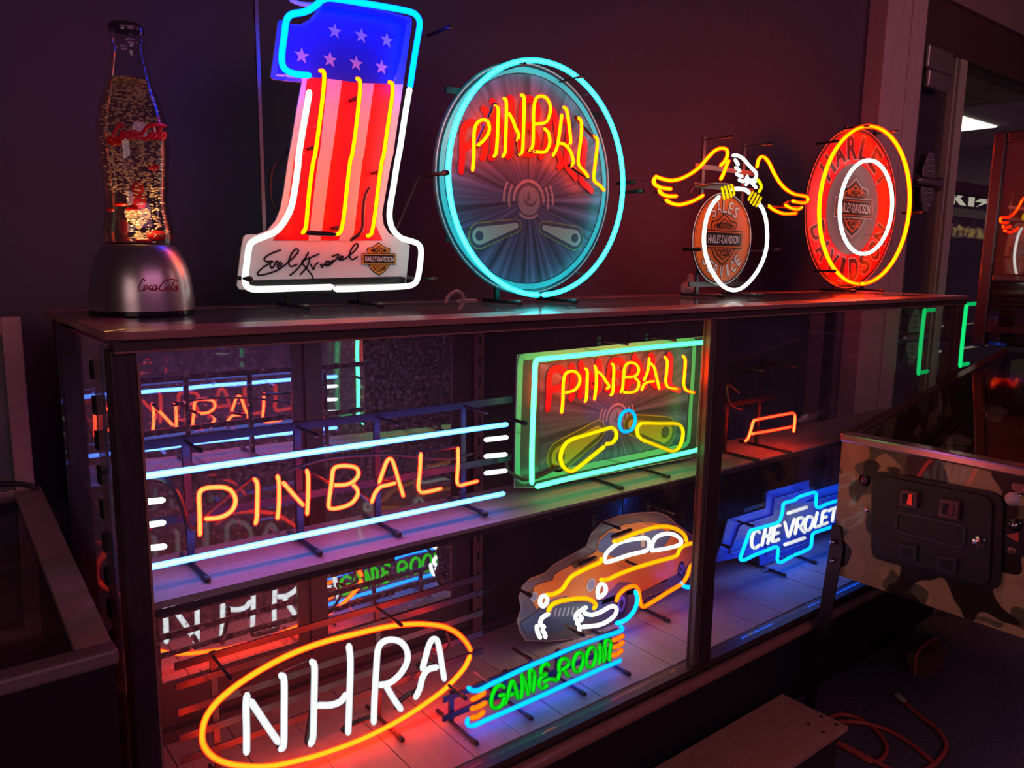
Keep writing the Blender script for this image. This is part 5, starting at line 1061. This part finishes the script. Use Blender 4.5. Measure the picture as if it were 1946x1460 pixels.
MB().hexa([(XL+.02,YF+.02,.62),(XR-.02,YF+.02,.62),(XR-.02,.44,.68),(XL+.02,.44,.68),(XL+.02,YF+.02,.625),(XR-.02,YF+.02,.625),(XR-.02,.44,.685),(XL+.02,.44,.685)]).obj('playfield', mat('playfield_orange', (.03,.03,.07), .35, noise=(4,(.5,.12,.04),(1,1,1))), pm2)
hb = MB().box(XL,.140,.447,.60,.76,1.04).obj('head_box', mat('cab_black'), pm2)
MB().box(.130,.157,.43,.447,.755,1.05).box(XL-.01,.130,.43,.447,1.022,1.05).box(XL-.01,.130,.43,.447,.755,.775).box(XL-.01,XL+.016,.43,.447,.775,1.022).obj('head_frame', WR, pm2, bevel=.002)
ART = mat('art_print', (.02,.06,.05), .35, noise=(9,(.22,.18,.16),(1,1,1)))
MB().box(XL+.016,.130,.438,.446,.775,1.022).obj('backglass', ART, pm2)
MB().tube(smooth([(-.3,.424,.775),(-.1,.42,.79),(.05,.42,.792),(.12,.425,.788),(.155,.424,.775),(.160,.424,.74)],5), .004, 8).obj('head_cable', RUB, pm2, True)
_old = pm1; pm1 = pm2
leg(XR+.004, YF-.004, .03, -.03, .44); leg(XL-.004, YF-.004, -.03, -.03, .44); leg(XR+.002, .43, .01, .03, .44); leg(XL-.004, .43, -.03, .03, .44)
pm1 = _old
# ================================================================== LOW THINGS ON THE FLOOR
ply = thing('low_platform', (1.1,-.11,0), 'low plywood platform with screw heads on the floor in front of the showcase', 'platform')
PLY = mat('plywood', (.46,.22,.14), .5, noise=(6,(.62,.34,.22),(2,16,2)))
MB().box(.55,1.64,-.196,-.024,.088,.10).obj('top', PLY, ply, bevel=.0015)
MB().box(.57,1.615,-.185,-.170,.0,.088).box(.57,1.615,-.05,-.035,0,.088).obj('rail', mat('ply_dark',(.05,.03,.03),.6), ply, kind='stuff')
for x_, y_ in ((1560,1362),(1589,1377),(1564,1391),(1536,1376)):
    q_ = U(x_,y_,z=.10); MB().lathe([(.0045,.1001),(.0035,.1009)], (q_.x,q_.y,0), 12).obj('screw', BLK, ply, True)
G = lambda L: [ (lambda v: (v.x, v.y, .006))(U(1346+a/3.243, 1150+b/3.243, z=.006)) for a,b in L]
crd = thing('extension_cord', tuple(G([(1100,880)])[0][:2])+(0,), 'thin red extension cord looped on the dark floor right of the platform', 'cord')
pths = [[(700,720),(760,688),(830,675),(920,697),(1010,752),(1080,830),(1100,890),(1070,950),(1000,965),(900,912),(800,858)], [(790,722),(900,722),(1000,740),(1120,782),(1240,852),(1330,925),(1400,985)], [(1205,600),(1290,680),(1400,762),(1455,830),(1465,890),(1420,960),(1360,1010),(1250,1060)],
        [(800,858),(900,905),(1000,960),(1100,1010),(1200,1060)]]
CRD = mat('cord_red', (.55,.08,.05), .45)
for i, p in enumerate(pths):
    MB().tube([(a,b,c+.0012*i) for a,b,c in smooth(G(p),6)], .0050, 8).obj('cord', CRD, crd, True)
g0, g1 = G([(1210,605)])[0], G([(1165,568)])[0]
MB().tube([(g0[0],g0[1],.010),(g1[0],g1[1],.010)], [.006,.010], 12).obj('plug', mat('plug_clear',(.45,.42,.25),.2), crd, True)
qb = U(1725,1215,z=0)
bx = thing('wooden_block', (2.25,-.12,0), 'small wooden block with a red strap on the floor under the camouflage machine', 'block')
MB().box(2.18,2.30,-.14,-.08,.03,.065).box(2.19,2.29,-.135,-.085,0,.03).obj('block', mat('block_wood',(.16,.07,.05),.6), bx)
MB().tube(smooth([(2.17,-.11,.01),(2.172,-.11,.07),(2.24,-.11,.085),(2.308,-.11,.07),(2.31,-.11,.01)],6), .004, 8).obj('strap', CRD, bx, True)
# added glowing green tubes in place of neon reflections at the case's right end
for (x_, y0_, y1_, w_, yy) in ((1757,590,708,14,.50),(1837,578,693,12,.50)):
    Pg = Plane(yy); a, h0_ = Pg.L(x_,y0_); a2_, h1_ = Pg.L(x_,y1_); dx = Pg.L(x_+w_,y0_)[0]-a
    g_ = thing('reflection_bracket', (a,yy,h1_), 'added green bracket tube imitating a neon reflection, %s' % ('seen through the end glass of the showcase' if x_ < 1800 else 'just beyond the right end of the showcase'), 'reflection stand-in')
    MB().tube([Pg.W(*q) for q in smooth([(a+dx*1.3,h0_),(a+.01,h0_-.002),(a,h0_-.012),(a-.004,(h0_+h1_)/2),(a,h1_+.012),(a+.01,h1_+.002),(a+dx*1.2,h1_+.004)],4)], .0085 if x_ < 1800 else .009, 10).obj('neon_tube', neon('reflection_green',(.01,.85,.20),(.0,.45,.10)), g_, True)
    MB().box(a-.002,a+.002,yy+.004,WY-.02,(h0_+h1_)/2-.002,(h0_+h1_)/2+.002).obj('added_arm', BLACKM, g_)
# ================================================================== scale to metres
done = set()
for o in bpy.data.objects:
    if o.type == 'CAMERA' or o.name in ('arcade_glow','added_fill_header','added_fill_left'): continue
    if o.type == 'MESH' and o.data.name not in done:
        o.data.transform(Matrix.Scale(S, 4)); done.add(o.data.name)
    o.location = o.location*S
    if o.type == 'LIGHT' and o.data.type == 'POINT': o.data.shadow_soft_size *= S
